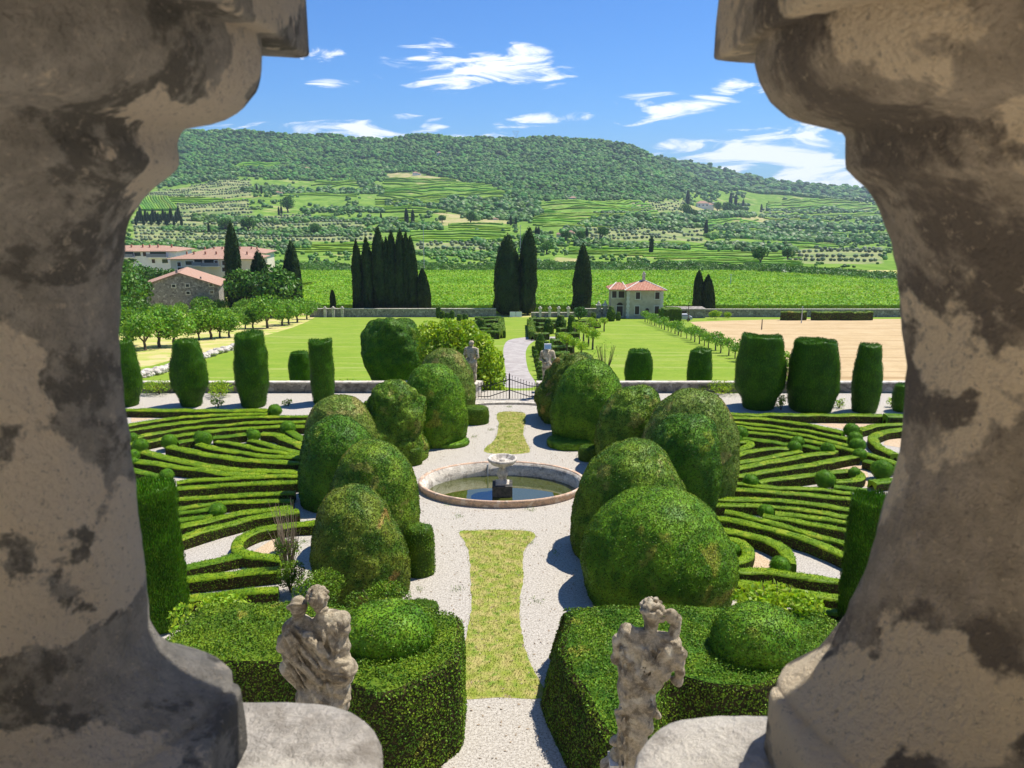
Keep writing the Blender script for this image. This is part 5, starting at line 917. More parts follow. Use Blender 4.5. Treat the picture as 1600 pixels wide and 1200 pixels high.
def figure(px, ytop, ybot, Y, label, turn, seed, extra=None, pedz=None):
    b = AtY(px, ybot, Y); H = AtY(px, ytop, Y)[2]-b[2]; 
    pr = [('e', (0, 0, .93), (.058, .066, .07)), ('c', (0, 0, .88), (0, .01, .83), .035, .04), ('c', (-.10, 0, .80), (.10, 0, .80), .05, .05), ('e', (0, 0, .70), (.115, .08, .14)), ('c', (0, 0, .62), (.01, 0, .48), .085, .11), ('c', (-.05, 0, .48), (-.06, -.02, .05), .09, .05), ('c', (.05, 0, .48), (.06, .02, .05), .09, .055),
          ('c', (-.14, 0, .79), (-.17, .02, .62), .042, .034), ('c', (-.17, .02, .62), (-.08, -.09, .55), .034, .026), ('c', (.14, 0, .79), (.18, -.02, .60), .042, .034), ('c', (.18, -.02, .60), (.15, -.08, .46), .034, .03), ('c', (.08, .04, .5), (.12, .05, .1), .08, .07)]+curls((0, 0, .94), .055, 20, seed, .018)
    root = statue('standing_statue', pr, (-.3, -.2, -.03), (.3, .2, 1.05), .014, b, label, k=.02, rz=turn, sc=H/1.0, disp=lambda g: folds(g, (.8, .5), 60, .006, .6)+.006*vn(g*30, 1))
    mb = MB(); hz = b[2]/H; mb.box(0, 0, -.04, .42, .42, .09); mb.box(0, 0, -.09-hz/2+.04, .34, .34, hz); mb.build('pedestal', M['pale_stone'], root); return root, b, H
figure(737, 532, 597, 52.6, 'slender statue left of the gate, in front of the bright green tree', 2.8, 7)
st, b, H = figure(855, 537, 600, 52.6, 'weathered statue right of the gate with a pale box at its head', .2, 8)
root = empty('flood_lamp', b+np.array([0, -.25, H*.93]), label='small white box lamp with pale blue front at the head of the right gate statue', cat='lamp'); mb = MB(); mb.box(0, 0, .05, .46, .12, .36); mb.build('housing', M['whitepaint'], root); mb = MB(); mb.box(0, -.065, .02, .38, .012, .24); mb.build('lens', M['blue'], root)
# small grey sign in the maze
p_ = G(1334, 800); root = empty('information_sign', p_, label='small grey sign plate standing among the hedges beside the near right column', cat='sign'); mb = MB(); mb.box(0, 0, .3, .06, .05, .6); mb.build('post', M['metal'], root); mb = MB(); mb.box(0, 0, .66, .26, .03, .38); mb.build('plate', M['metal'], root)
# ------------------------------------------------------------------ balustrade around the view
KY = .42; YA = .75; DY = .12
def silh(pts, Xa):
    out = []
    for px, py in pts:
        r = ray(px, py); A = np.array([-Xa, -YA/KY]); d = np.array([r[0], r[1]/KY]); t = -(A@d)/(d@d); q = A+d*t; out.append((np.linalg.norm(q), r[2]*t))
    return out
def baluster(Xa, pts, mt, label, top, plinth, seed, sx):
    root = empty('stone_baluster', (Xa, YA, HC), label=label, cat='baluster', group='weathered stone balusters framing the view')
    pf = silh(pts, Xa); pf = sorted(pf, key=lambda a: -a[1]); pf.append((pf[-1][0]+.004, pf[-1][1]-.03)); pf.insert(0, (pf[0][0], top[1]+.02)); r_, z_ = np.array(pf).T; zz = np.linspace(z_[0], z_[-1], 150); rr = np.interp(zz, z_[::-1], r_[::-1])
    mb = MB(); n = 128; an = np.arange(n)*2*np.pi/n; A, Zg = np.meshgrid(an, zz); Rg = np.repeat(rr[:, None], n, 1); P = np.stack([Rg*np.cos(A), Rg*np.sin(A)*np.where(np.sin(A) > 0, KY, .95), Zg], -1)
    dn = fbm(P*9+seed, seed, 4)*.010+fbm(P*38+seed, seed+9, 2)*.0022; P[..., 0] += np.cos(A)*dn; P[..., 1] += np.sin(A)*dn; V = P.reshape(-1, 3)
    F = np.array([[(q+1)*n+k, (q+1)*n+(k+1) % n, q*n+(k+1) % n, q*n+k] for q in range(len(zz)-1) for k in range(n)]); mb.add(V, F, smooth=True); mb.build('shaft', mt, root)
    def rblock(name, x0, x1, y0, y1, z0, z1, bev, seed, corner=.02, mtt=mt):
        m_ = 14; pts2 = []; cs = [(x1-corner, y1-corner, 0), (x0+.02, y1-.02, 1), (x0+.02, y0+.02, 2), (x1-corner, y0+corner, 3)]
        for (a, b, q) in cs:
            rc = corner if q in (0, 3) else .02
            for s_ in np.linspace(q*np.pi/2, (q+1)*np.pi/2, m_): pts2.append((a+rc*math.cos(s_), b+rc*math.sin(s_)))
        pts2 = np.array(pts2); d_ = np.r_[0, np.cumsum(np.linalg.norm(np.diff(np.r_[pts2, pts2[:1]], axis=0), axis=1))]; t = np.linspace(0, d_[-1], 181)[:-1]; pp = np.stack([np.interp(t, d_, np.r_[pts2, pts2[:1]][:, i]) for i in (0, 1)], -1)
        c_ = np.array([(x0+x1)/2, (y0+y1)/2]); rings = []
        def sh(p, e): v = p-c_; return c_+v*(1-e/np.maximum(np.abs(v).max(), .05)) if e else p
        hs = [(z0, bev), (z0+bev*.3, bev*.3), (z0+bev, 0)]+[(z0+bev+(z1-z0-2*bev)*q, 0) for q in (.25, .5, .75)]+[(z1-bev, 0), (z1-bev*.3, bev*.3), (z1, bev)]+[(z1, bev+e) for e in (.03, .07, .12, .18)]
        for z, e in hs:
            q = pp.copy(); v = q-c_; L = np.linalg.norm(v, axis=1, keepdims=True); q = c_+v*(1-np.minimum(e/L, .97)); Q3 = np.c_[q, 0*q[:, 0]+z]; nn = fbm(Q3*14+seed, seed, 3)*.005; q = q+v/L*nn[:, None]; rings.append(np.c_[q, z+0*nn+fbm(Q3*16, seed+2, 3)*.004])
        n2 = len(pp); V = np.concatenate(rings+[np.array([[c_[0], c_[1], z0]]), np.array([[c_[0], c_[1], z1]])]); F = np.array([[r*n2+i, r*n2+(i+1) % n2, (r+1)*n2+(i+1) % n2, (r+1)*n2+i] for r in range(len(rings)-1) for i in range(n2)])
        mb = MB(); mb.add(V, F, smooth=True); m = len(rings)*n2; mb.F.append((np.array([[(i+1) % n2, i, m] for i in range(n2)]), 0, False)); mb.F.append((np.array([[(len(rings)-1)*n2+i, (len(rings)-1)*n2+(i+1) % n2, m+1] for i in range(n2)]), 0, True))
        if sx < 0: 
            for v in mb.V: v[:, 0] *= -1
            mb.F = [(f[:, ::-1], a, b) for f, a, b in mb.F]
        return mb.build(name, mtt, root)
    a = abs(Xa); z0 = z_[0]; rblock('capital', -.34, a-top[0], -.42, DY, top[1], top[1]+.13, .004, seed+1, .006)
    rblock('plinth', -.34, a-plinth[0], -.44, plinth[1], plinth[2]-.075, plinth[2], .008, seed+2, .014)
    rblock('base_course', -.5, a-plinth[3], -.46, plinth[4], plinth[2]-.30, plinth[2]-.078, .014, seed+3, .10, M['ledge'])
LP = [(409, 90), (408, 112), (400, 142), (378, 172), (348, 189), (315, 196), (287, 200), (277, 212), (276, 228), (281, 246), (279, 262), (262, 277), (242, 292), (222, 312), (206, 340), (196, 372), (188, 412), (183, 455), (180, 500), (181, 560), (189, 620), (200, 680), (205, 740), (211, 800), (221, 860), (233, 930), (241, 972), (258, 1000), (290, 1025), (330, 1042), (360, 1052)]
RP = [(1180, 99), (1186, 125), (1202, 157), (1232, 184), (1268, 197), (1305, 202), (1315, 212), (1314, 240), (1313, 264), (1326, 279), (1345, 293), (1368, 328), (1385, 370), (1396, 420), (1403, 470), (1407, 540), (1406, 620), (1400, 700), (1388, 770), (1370, 850), (1350, 905), (1322, 965), (1295, 1003), (1262, 1030), (1235, 1048), (1215, 1058)]
def pl(px, py, zt): r = ray(px, py); t = zt/r[2]; return r[0]*t, r[1]*t
ztL = silh(LP, -.52)[-1][1]-.004; ztR = silh(RP, .52)[-1][1]-.004
for (s_, Xa, pts, mt, lb, seed, zt, cor, led, cap) in ((1, -.52, LP, M['stone_left'], 'grey lichened stone baluster filling the left side of the view', 3, ztL, (388, 1062), (606, 1200, 1090), (485, 92)), (-1, .52, RP, M['stone'], 'brownish stone baluster with cream patches filling the right side of the view', 9, ztR, (1194, 1068), (978, 1200, 1112), (1115, 98))):
    X, Y = pl(*cor, zt); rc = ray(*cap); Xc = rc[0]/rc[1]*(YA+DY); zc = rc[2]/rc[1]*(YA+DY); z2 = zt-.078; rl = rowslope(led[2]); Yl = z2/float(rl); re = ray(led[0], led[1]); Xe = re[0]/re[1]*Yl*.93
    baluster(Xa, pts, mt, lb, (abs(Xc), zc), (abs(X), Y-YA, zt, abs(Xe), Yl-YA), seed, s_)
mb = MB(); mb.box(0, .685, HC+.34, 3.2, .47, .12); mb.build('balustrade_rail', M['stone'], label='stone top rail running above the two balusters', cat='rail')
mb = MB(); mb.box(0, -6.6, 6.05, 34, 14.9, 12.1); mb.build('villa_terrace', M['terrace'], label='tall terrace of the villa carrying the stone balustrade', cat='building')
root = empty('villa_bounce_facade', (0, -3.6, 12.1), label='unseen cream plastered villa facade added behind the terrace to bounce warm light', cat='building'); mb = MB(); mb.box(0, -4, 4.5, 30, 8, 9.2); mb.build('wall', M['plaster2'], root)  # out of view, added to throw warm bounce light onto the balusters
for x in (-9, -5.5, 5.5, 9): mb = MB(); mb.box(x, .05, 3.0, 1.3, .12, 2.4); f = mb.build('window', M['trim'], root); mb = MB(); mb.box(x, .12, 3.0, 1.0, .04, 2.1); mb.build('pane', M['glass'], f)
mb = MB(); mb.box(0, .25, 9.2, 30.6, .7, .3); mb.build('cornice', M['trim'], root)
# ------------------------------------------------------------------ wall at the end of the lawn
def wall_run(pa, pb, h, label, mt='wallstone', Y=187.5):
    a = AtY(pa, 490, Y); b = AtY(pb, 490, Y); z = float(T(0, Y)); root = empty('stone_wall', ((a[0]+b[0])/2, Y, z), label=label, cat='wall', group='walls at the end of the lawn'); w = b[0]-a[0]
    mb = MB(); mb.box(0, 0, h/2-.4, w, .5, h+.8); mb.build('wall_body', M[mt], root); mb = MB(); mb.box(0, 0, h+.03, w, .62, .14); mb.build('coping', M['pale_stone'], root); return root
wall_run(484, 775, 1.9, 'grey rubble wall behind the lawn on the left with the cypress group before it'); wall_run(1035, 1480, 1.8, 'long rubble wall between the wheat field and the valley vineyard on the right'); wall_run(830, 905, 1.0, 'low wall with pillars right of the axis cypresses')
wall_run(905, 957, 1.9, 'wall piece beside the gate pillar left of the small villa')
for i, x in enumerate([844, 859, 873, 888, 508, 521, 535]):
    p_ = AtY(x, 490, 187); z = float(T(0, 187)); root = empty('wall_pillar', (p_[0], 187.0, z), label='short square stone pillar with a cap along the end wall of the lawn', cat='pillar', group='short stone pillars along the end wall'); mb = MB(); mb.box(0, 0, .95, .62, .62, 2.1); mb.build('shaft', M['pale_stone'], root); mb = MB(); mb.box(0, 0, 2.08, .85, .85, .16); mb.lathe((0, 0, 2.15), [(.2, 0), (.3, .15), (.18, .35), (.001, .42)], 12); mb.build('cap', M['pale_stone'], root)
for x, lb in ((935, 'tall stone gate pillar with finial left of the small villa'), (945, 'stone gate pillar nearest the small villa')):
    p_ = AtY(x, 497, 183); z = float(T(0, 183)); root = empty('gate_pillar', (p_[0], 183, z), label=lb, cat='pillar'); mb = MB(); mb.box(0, 0, 1.4, .95, .95, 2.9); mb.build('shaft', M['wallstone'], root); mb = MB(); mb.box(0, 0, 2.95, 1.25, 1.25, .2); mb.lathe((0, 0, 3.0), [(.3, 0), (.42, .25), (.2, .6), (.08, .9), (.001, 1.0)], 12); mb.build('finial', M['pale_stone'], root)
p_ = AtY(806, 490, 187); z = float(T(0, 187)); root = empty('field_gate', (p_[0], 187.2, z), label='pale double gate between the two axis cypresses at the end of the lawn', cat='gate'); 
for s_ in (-1, 1): mb = MB(); mb.box(s_*.72, 0, .65, 1.35, .08, 1.2); mb.build('gate_leaf', M['whitepaint'], root)
# ------------------------------------------------------------------ houses
def window(parent, x, y, z, w, h, rot=0, shut=False, arch=False, fr='trim', gl='glass'):
    c_, s_ = math.cos(rot), math.sin(rot)
    mb = MB(); t = .16
    for (dx, dz, sx, sz) in ((0, h/2+t/2, w+2*t, t), (0, -h/2-t/2, w+2*t+.1, t), (-w/2-t/2, 0, t, h), (w/2+t/2, 0, t, h)): mb.box(x+dx*c_, y+dx*s_, z+dz, sx, .16, sz, rot=rot)
    f = mb.build('window', M[fr], parent); mb = MB(); mb.box(x, y, z, w, .10, h, rot=rot)
    if arch: an = np.linspace(0, np.pi, 13); mb.add([[x+w/2*math.cos(a), y-.05, z+h/2+t+w/2*math.sin(a)] for a in an], [[0, i, i+1, i+1] for i in range(1, 12)])
    mb.build('pane', M['shutter' if shut else gl], f); return f
def hip(mb, x0, x1, y0, y1, z, h, ov=.7, th=.12):
    x0 -= ov; x1 += ov; y0 -= ov; y1 += ov; d = min(x1-x0, y1-y0)/2
    if x1-x0 > y1-y0: a, b = (x0+d, (y0+y1)/2), (x1-d, (y0+y1)/2)
    else: a, b = ((x0+x1)/2, y0+d), ((x0+x1)/2, y1-d)
    V = [[x0, y0, z], [x1, y0, z], [x1, y1, z], [x0, y1, z], [*a, z+h], [*b, z+h]]; 
    F3 = [[1, 2, 5], [3, 0, 4]] if x1-x0 > y1-y0 else [[0, 1, 4], [2, 3, 5]]; F4 = [[0, 1, 5, 4], [2, 3, 4, 5]] if x1-x0 > y1-y0 else [[1, 2, 5, 4], [3, 0, 4, 5]]
    mb.add(V, F4); mb.F.append((np.array(F3)+mb.n-6, 0, False)); mb.box((x0+x1)/2, (y0+y1)/2, z-th/2-.003, x1-x0, y1-y0, th)
# small villa
YV = 180; zv = float(T(0, YV)); vx = AtY(1007, 490, YV)[0]; k = ppm((vx, YV, zv))
root = empty('small_villa', (vx, YV, zv), label='small two storey ochre villa with red hipped tile roof and chimney at the lawn end', cat='house')
mb = MB(); mb.box(0, 3.6, 3.0, 8.0, 7.2, 6.6); mb.build('wall', M['plaster'], root)
mb = MB(); mb.box(-5.6, 4.6, 3.0, 3.2, 5.2, 6.6); mb.build('wing', M['plaster'], root)
for (x, y) in ((-3.75, 0), (3.75, 0)):
    mb = MB()
    for q in range(13): mb.box(x+(.0 if abs(x) else 0), y-.02, .35+q*.49, (.75 if q % 2 else .5), .12, .47)
    mb.build('quoin_strip', M['trim'], root)
mb = MB(); hip(mb, -4.0, 4.0, 0, 7.2, 6.42, 1.75); hip(mb, -7.2, -3.2, 2.0, 7.2, 6.36, 1.3); rf = mb.build('roof', M['tile'], root)
for (a_, b_) in (((-4.7, -.7, 6.42), (-.4, 3.6, 8.17)), ((4.7, -.7, 6.42), (.4, 3.6, 8.17)), ((-.4, 3.6, 8.19), (.4, 3.6, 8.19)), ((-7.9, 1.3, 6.36), (-5.9, 4.6, 7.66)), ((-3.9, 1.6, 6.5), (-4.5, 4.6, 7.66))): mb = MB(); mb.tube([a_, b_], .14, 6); mb.build('ridge_tiles', M['trim'], rf)
mb = MB(); mb.box(0.15, 3.6, 8.6, .6, .6, 2.0); mb.box(.15, 3.6, 9.65, .8, .8, .14); mb.box(.15, 3.6, 9.9, .4, .4, .4); mb.build('chimney', M['pale_stone'], rf)
for (x, z, w, h) in ((-1.6, 5.15, .95, 1.5), (2.7, 5.15, .95, 1.5), (-1.7, 1.9, .95, 1.8), (2.7, 1.9, .95, 1.8)): window(root, x, -.04, z, w, h, shut=True)
mb = MB(); mb.lathe((0, 0, 0), [(.001, 0), (.26, 0), (.42, .02), (.42, .1)], 20); 
for v in mb.V: v[:] = np.stack([v[:, 0]+.55, -v[:, 2]-.04, v[:, 1]*1.35+1.8], -1)
mb.build('oval_window', M['shutter'], root)
window(root, -6.6, 1.95, 5.2, 1.0, 1.5, shut=True); window(root, -5.0, 1.95, 5.2, 1.3, 1.5, shut=True); window(root, -5.3, 1.95, 1.4, 1.35, 2.3, shut=True, arch=True)
mb = MB(); mb.tube([[-3.2, 1.7, 0], [-3.2, 1.7, 6.2]], .09); mb.build('drainpipe', M['metal'], root)
# barn
def gable(mb, L, W, h, rh, ov=.5): mb.add([[-L/2-ov, -W/2-ov, h-.2], [L/2+ov, -W/2-ov, h-.2], [L/2+ov, 0, h+rh], [-L/2-ov, 0, h+rh], [-L/2-ov, W/2+ov, h-.2], [L/2+ov, W/2+ov, h-.2]], [[0, 1, 2, 3], [3, 2, 5, 4]]); mb.add([[-L/2-ov, -W/2-ov, h-.4], [L/2+ov, -W/2-ov, h-.4], [L/2+ov, 0, h+rh-.2], [-L/2-ov, 0, h+rh-.2], [-L/2-ov, W/2+ov, h-.4], [L/2+ov, W/2+ov, h-.4]], [[3, 2, 1, 0], [4, 5, 2, 3]]); mb.add([[-L/2-ov, -W/2-ov, h-.4], [L/2+ov, -W/2-ov, h-.4], [L/2+ov, -W/2-ov, h-.2], [-L/2-ov, -W/2-ov, h-.2], [L/2+ov, 0, h+rh-.2], [L/2+ov, 0, h+rh], [L/2+ov, W/2+ov, h-.4], [L/2+ov, W/2+ov, h-.2]], [[0, 1, 2, 3], [1, 4, 5, 2], [4, 6, 7, 5]])
YB = 195; zb = float(T(0, YB)); bxx = AtY(287, 460, YB); wl = AtY(220, 440, YB)[0]; wr = AtY(337, 440, YB)[0]; W = wr-wl; ztop = AtY(285, 428, YB)[2]-zb; zl = AtY(228, 448, YB)[2]-zb; zr = AtY(345, 441, YB)[2]-zb
root = empty('stone_barn', ((wl+wr)/2, YB, zb), R_(15), label='old grey rubble stone barn with low gable and pinkish tile roof beside the orchard', cat='barn')
Ln = 16; pk = 0.02*W; mb = MB(); xs = [-W/2, pk, W/2]; zs = [zl-.1, ztop, zl-.1]
V = [[x, y, z] for y in (0, Ln) for x, z in ((-W/2, -1), (W/2, -1), (W/2, zl), (pk, ztop), (-W/2, zl))]; mb.add(V[:5], [[0, 1, 2, 4]]); mb.F.append((np.array([[4, 2, 3]]), 0, False)); mb.add([V[1], V[6], V[7], V[2]], [[0, 1, 2, 3]]); mb.add([V[0], V[4], V[9], V[5]], [[0, 1, 2, 3]]); mb.add([V[5], V[9], V[8], V[7], V[6]], [[0, 1, 2, 3]]); mb.build('wall', M['wallstone'], root)
mb = MB()
for (xa, za, xb, zb_) in ((-W/2-.5, zl-.15, pk, ztop+.12), (pk, ztop+.12, W/2+.6, zl-.2)):
    mb.add([[xa, -.5, za], [xb, -.5, zb_], [xb, Ln+.5, zb_], [xa, Ln+.5, za], [xa, -.5, za+.22], [xb, -.5, zb_+.22], [xb, Ln+.5, zb_+.22], [xa, Ln+.5, za+.22]], [[0, 1, 2, 3], [4, 7, 6, 5], [0, 4, 5, 1], [3, 2, 6, 7], [0, 3, 7, 4], [1, 5, 6, 2]])
rf = mb.build('roof', M['tile2'], root); mb = MB(); mb.box(pk-.8, 2, ztop+.3, .5, .5, 1.2); mb.box(W*.28, 1.0, zl+1.5, .35, .35, 1.4); mb.build('chimney', M['wallstone'], rf)
for (x, y) in ((272, 446.5), (292, 446.5), (327, 446.5), (293, 458), (328, 458)): p_ = AtY(x, y, YB); window(root, p_[0]-(wl+wr)/2, -.02, p_[2]-zb, .75, .65)
# flats
def flats(name, x0, x1, yroof, yeave, ybase, Y, depth, label, mt, wins, balc):
    a, b = AtY(x0, yeave, Y)[0], AtY(x1, yeave, Y)[0]; zg = float(T(0, Y)); he = AtY(x0, yeave, Y)[2]-zg; w = b-a; root = empty(name, ((a+b)/2, Y, zg), label=label, cat='apartments'); mb = MB(); mb.box(0, depth/2, he/2-1, w, depth, he+2); mb.build('wall', M[mt], root)
    zt = AtY(x0, yroof, Y+depth/2)[2]-zg; mb = MB(); hip(mb, -w/2, w/2, 0, depth, he+.14, max(1.2, zt-he), .9, .14); rf = mb.build('roof', M['tile2'], root); mb = MB(); r = np.random.default_rng(int(x0))
    for q in range(7): xx = -w/2+w*(.12+.76*q/6)+r.normal()*.4; mb.box(xx, depth*.3, he+1.5, .4, .4, 1.0)
    mb.build('chimney', M['tile'], rf)
    for (x, y, ww, hh) in wins: p_ = AtY(x, y, Y); window(root, p_[0]-(a+b)/2, -.04, p_[2]-zg, ww, hh, shut=ww < 1.2, fr='white_plaster')
    for (xa, xb, y) in balc:
        pa, pb = AtY(xa, y, Y), AtY(xb, y, Y); wb = pb[0]-pa[0]; xc = (pa[0]+pb[0])/2-(a+b)/2; zc = pa[2]-zg; mb = MB(); mb.box(xc, -.75, zc, wb, 1.5, .16); bl = mb.build('balcony', M['white_plaster'], root); mb = MB(); mb.box(xc, -1.5, zc+.6, wb, .08, 1.0); mb.build('railing', M['balcony'], bl); mb = MB(); mb.box(xc, -.03, zc+1.25, wb*.8, .1, 1.7); mb.build('door', M['glass'], bl)
flats('apartment_block', 150, 274, 384, 393, 413, 255, 13, 'white block of flats with pink tiled hip roof at the far left', 'white_plaster', [(190, 398, 1.2, 1.3), (215, 397, 2.0, 1.2), (226, 397, 1.0, 1.3), (205, 407, 1.8, 1.2), (258, 408, 1.8, 1.2), (240, 408, 1.0, 1.2)], [(194, 211, 402), (232, 263, 402)])
flats('apartment_block', 266, 398, 394, 405, 424, 238, 12, 'cream block of flats with long pink tiled roof in front of the other two', 'plaster2', [(296, 411, 2.2, 1.1), (338, 411, 1.0, 1.3), (350, 411, 1.0, 1.3), (280, 413, 1.0, 1.2), (372, 411, 1.0, 1.3), (350, 421, 1.0, 1.2), (283, 421, 1.8, 1.2)], [(303, 318, 415), (317, 344, 416)])
flats('apartment_block', 303, 412, 386, 396, 404, 275, 12, 'farther block of flats with reddish roof behind the cream one', 'plaster2', [(395, 399, 1.2, 1.3)], [])
# sheds and garage by the villa, dark hedge cubes, car
p_ = AtY(1075, 495, 182); z = float(T(0, 182)); root = empty('flat_garage', (p_[0], 182.4, z), label='low flat roofed stone garage between the villa hedge and the two right cypresses', cat='shed'); mb = MB(); mb.box(0, 2.2, .9, 8, 4.4, 2.0); mb.build('wall', M['wallstone'], root); mb = MB(); mb.box(0, 2.2, 1.98, 8.4, 4.8, .16); mb.build('roof', M['wallstone'], root); mb = MB(); mb.box(-1.5, -.03, .8, 2.4, .1, 1.6); mb.build('door', M['shutter'], root)
def cubehedge(px, py, w, h, d, lb, sl=True, name='hedge_cube', mt='yew', grp=None):
    c = S(px, py); k = ppm(c); W2 = w/k; Hh_ = h/k; r = np.random.default_rng(int(px*3+py)); mb = MB(); n = 7
    g = np.linspace(-.5, .5, n); V = []; F = []
    for ax in range(3):
        for s_ in (-.5, .5):
            A, B = np.meshgrid(g, g); pts = np.zeros((n*n, 3)); o = [q for q in range(3) if q != ax]; pts[:, ax] = s_; pts[:, o[0]] = A.ravel(); pts[:, o[1]] = B.ravel(); base = len(V)*n*n; V.append(pts); f = np.array([[i*n+j, i*n+j+1, (i+1)*n+j+1, (i+1)*n+j] for i in range(n-1) for j in range(n-1)]); 
            if (s_ > 0) == (ax == 1): f = f[:, ::-1]
            F.append(f+base)
    V = np.concatenate(V); F = np.concatenate(F); V = V*(1-.06*(np.abs(V).sum(1, keepdims=True) > 1.2))*[W2, d, Hh_]+[0, 0, Hh_/2]; V[:, :2] *= 1+.04*vn(V*1.5, 2)[:, None]; mb.add(V+c, F, smooth=False); P_, N_ = sample(V+c, [F], min(120, 900/(W2*d+2*Hh_*(W2+d))), r); leaves(mb, P_, N_, .2, .13, .06, .8, r=r)
    mb.build(name, M[mt], label=lb, cat='hedge', group=grp)
cubehedge(1048, 501, 28, 20, 4, 'large dark clipped hedge cube right of the small villa'); cubehedge(1035, 499, 10, 15, 3, 'narrower clipped hedge cube touching the villa corner')
def car(p, L, mt, label, rz=0):
    root = empty('parked_car', p, rz, label=label, cat='car'); mb = MB(); W_ = 1.7; prof = [(-L/2, .35), (-L/2, .8), (-L*.42, .95), (-L*.25, 1.0), (-L*.12, 1.42), (L*.25, 1.45), (L*.4, 1.0), (L/2, .9), (L/2, .35)]; n = len(prof)
    V = [[x, s_*W_/2*(1 if z < 1.1 else .82), z] for s_ in (-1, 1) for x, z in prof]; mb.add(V, [[i, i+1, n+i+1, n+i] for i in range(n-1)]); mb.add(V, [[0, 8, 7, 1], [1, 7, 6, 3], [3, 6, 5, 4], [9, 10, 16, 17], [10, 12, 15, 16], [12, 13, 14, 15]]); mb.build('body', M[mt], root)
    mb = MB(); mb.box(.06*L, 0, 1.2, L*.46, W_*.9, .28); mb.build('window', M['glass'], root)
    for x in (-L*.3, L*.3):
        for y in (-.8, .8): mb = MB(); mb.tube([[x, y-.1, .33], [x, y+.1, .33]], .33, 14); mb.build('wheel', M['iron'], root)
p_ = S(1066, 501); car(p_, 3.9, 'metal', 'pale grey parked car beside the dark hedge cube right of the villa')
for (x, y, h, lb) in [(1075, 503, 30, 'wooden pole beside the garage right of the villa'), (318, 455, 60, 'tall grey lamp pole behind the barn'), (362, 478, 22, 'grey post between the barn and the tall slim cypress'), (227, 470, 30, 'thin pole at the left corner of the barn'), (1252, 505, 26, 'thin post at the field wall right of the two cypresses'), (1190, 515, 16, 'short dark post at the edge of the wheat field')]:
    p_ = S(x, y); k = ppm(p_); mb = MB(); mb.tube([p_, p_+[0, 0, h/k]], [.11, .07], 8); mb.tube([p_+[0, 0, h/k-.06], p_+[.0, 0, h/k+.05]], [.13, .05], 8); mb.build('utility_pole', M['metal'] if 'grey' in lb or 'thin' in lb else M['bark'], label=lb, cat='pole')
# ------------------------------------------------------------------ parterre garden beyond the gate
pl_ = []
for (x0, y0, x1, y1) in [(742, 495, 783, 495), (740, 500, 778, 499.5), (745, 506, 782, 505), (752, 517, 783, 518), (735, 512, 765, 513), (783, 496, 784, 517), (770, 505, 778, 513), (700, 503, 742, 502), (828, 497, 858, 496.5), (828, 499, 832, 519), (832, 520, 855, 519), (840, 505, 870, 504), (838, 511, 862, 510), (855, 500, 885, 500), (868, 520, 905, 520), (862, 530, 895, 529), (860, 541, 892, 540), (872, 512, 900, 511), (895, 506, 935, 503), (900, 500, 930, 498), (857, 550, 890, 550), (855, 560, 880, 560)]:
    pl_.append(((x0, y0), (x1, y1)))
for i, (a, b) in enumerate(pl_):
    m_ = ((a[0]+b[0])/2+.01*i, (a[1]+b[1])/2); hedge_line([a, m_, b], 1.1, 1.3, seed=i, label=ORD[i]+' low clipped hedge strip of the parterre beyond the gate, counted from its left half', dens=40, leaf=.16, mt='yew', name='parterre_hedge', group='low hedges of the parterre beyond the gate', slope=True)
def mini(px, py, w, h, lb, fl=.0, grp='small clipped trees of the parterre beyond the gate'):
    dome('clipped_tree', px, w, py-h, py, 'yew', lb, seed=int(px), lump=.05, dens=30, leaf=.2, slope=True, flat=fl, base=.8, p=(.5, .7), group=grp, centre=True)
for (x, y, w, h, lb, fl) in [(752, 521, 15, 25, 'egg shaped clipped tree in the left parterre beyond the gate', 0), (685, 497, 8, 18, 'tall narrow clipped block at the back of the left parterre', .85), (691, 498, 9, 12, 'second small clipped tree at the back left of the far parterre', .8), (700, 499, 10, 10, 'low broad clipped block at the back left of the far parterre', .8), (707, 499, 7, 14, 'narrow dark clipped post beside the broad block in the far parterre', .8), (718, 503, 9, 12, 'left of two clipped blocks behind the bright green tree', .75), (727, 502, 9, 12, 'right of two clipped blocks behind the bright green tree', .75), (772, 512, 9, 8, 'round clipped ball at the right corner of the left far parterre', 0), (776, 504, 10, 7, 'small round ball at the far right corner of the left far parterre', 0), (857, 522, 15, 24, 'clipped cone in the right parterre beside the white gravel, nearest the axis', .6), (876, 521, 16, 29, 'taller clipped cone right of it in the right parterre', .6), (893, 523, 13, 32, 'slim clipped column at the middle of the right parterre', .7),
                     (845, 556, 17, 36, 'dark clipped cone right of the driveway bend', .4), (854, 566, 15, 34, 'clipped cone behind the right gate statue', .5), (955, 502, 14, 24, 'clipped cone left of the small villa', .4), (966, 501, 8, 14, 'small clipped tree between the cone and the small villa', .6), (953, 494, 14, 18, 'dark clipped mound behind the cone left of the small villa', 0), (927, 500, 9, 12, 'dark clipped box by the tall gate pillar', .6), (835, 500, 9, 6, 'farthest small ball on the left edge of the right far parterre', 0), (834, 508, 9, 6, 'middle small ball on the left edge of the right far parterre', 0), (836, 514, 9, 6, 'nearest small ball on the left edge of the right far parterre', 0)]: mini(x, y, w, h, lb, fl)
for i in range(9):
    y = 545+i*7.0; mini(834+i*1.7+.5, y+6, 8+i*.5, 10+i*.8, ORD[i]+' little clipped box from the far end of the row beside the driveway', .75, 'row of little clipped boxes along the driveway')
p_ = S(905, 505); put(bp, bi, p_, .55, 'round pale green tree behind the right parterre', 'trees around the barn and the flats')['group'] = 'round trees near the small villa'
pol = [tree_proto('pollard_tree', 'bright', 1.0, 1.5, 420, .24, 100+i, .8, 'x', 'pollarded tree', limbs=5, trunk_r=.13, lumps=6) for i in range(2)]; pi_ = [0]
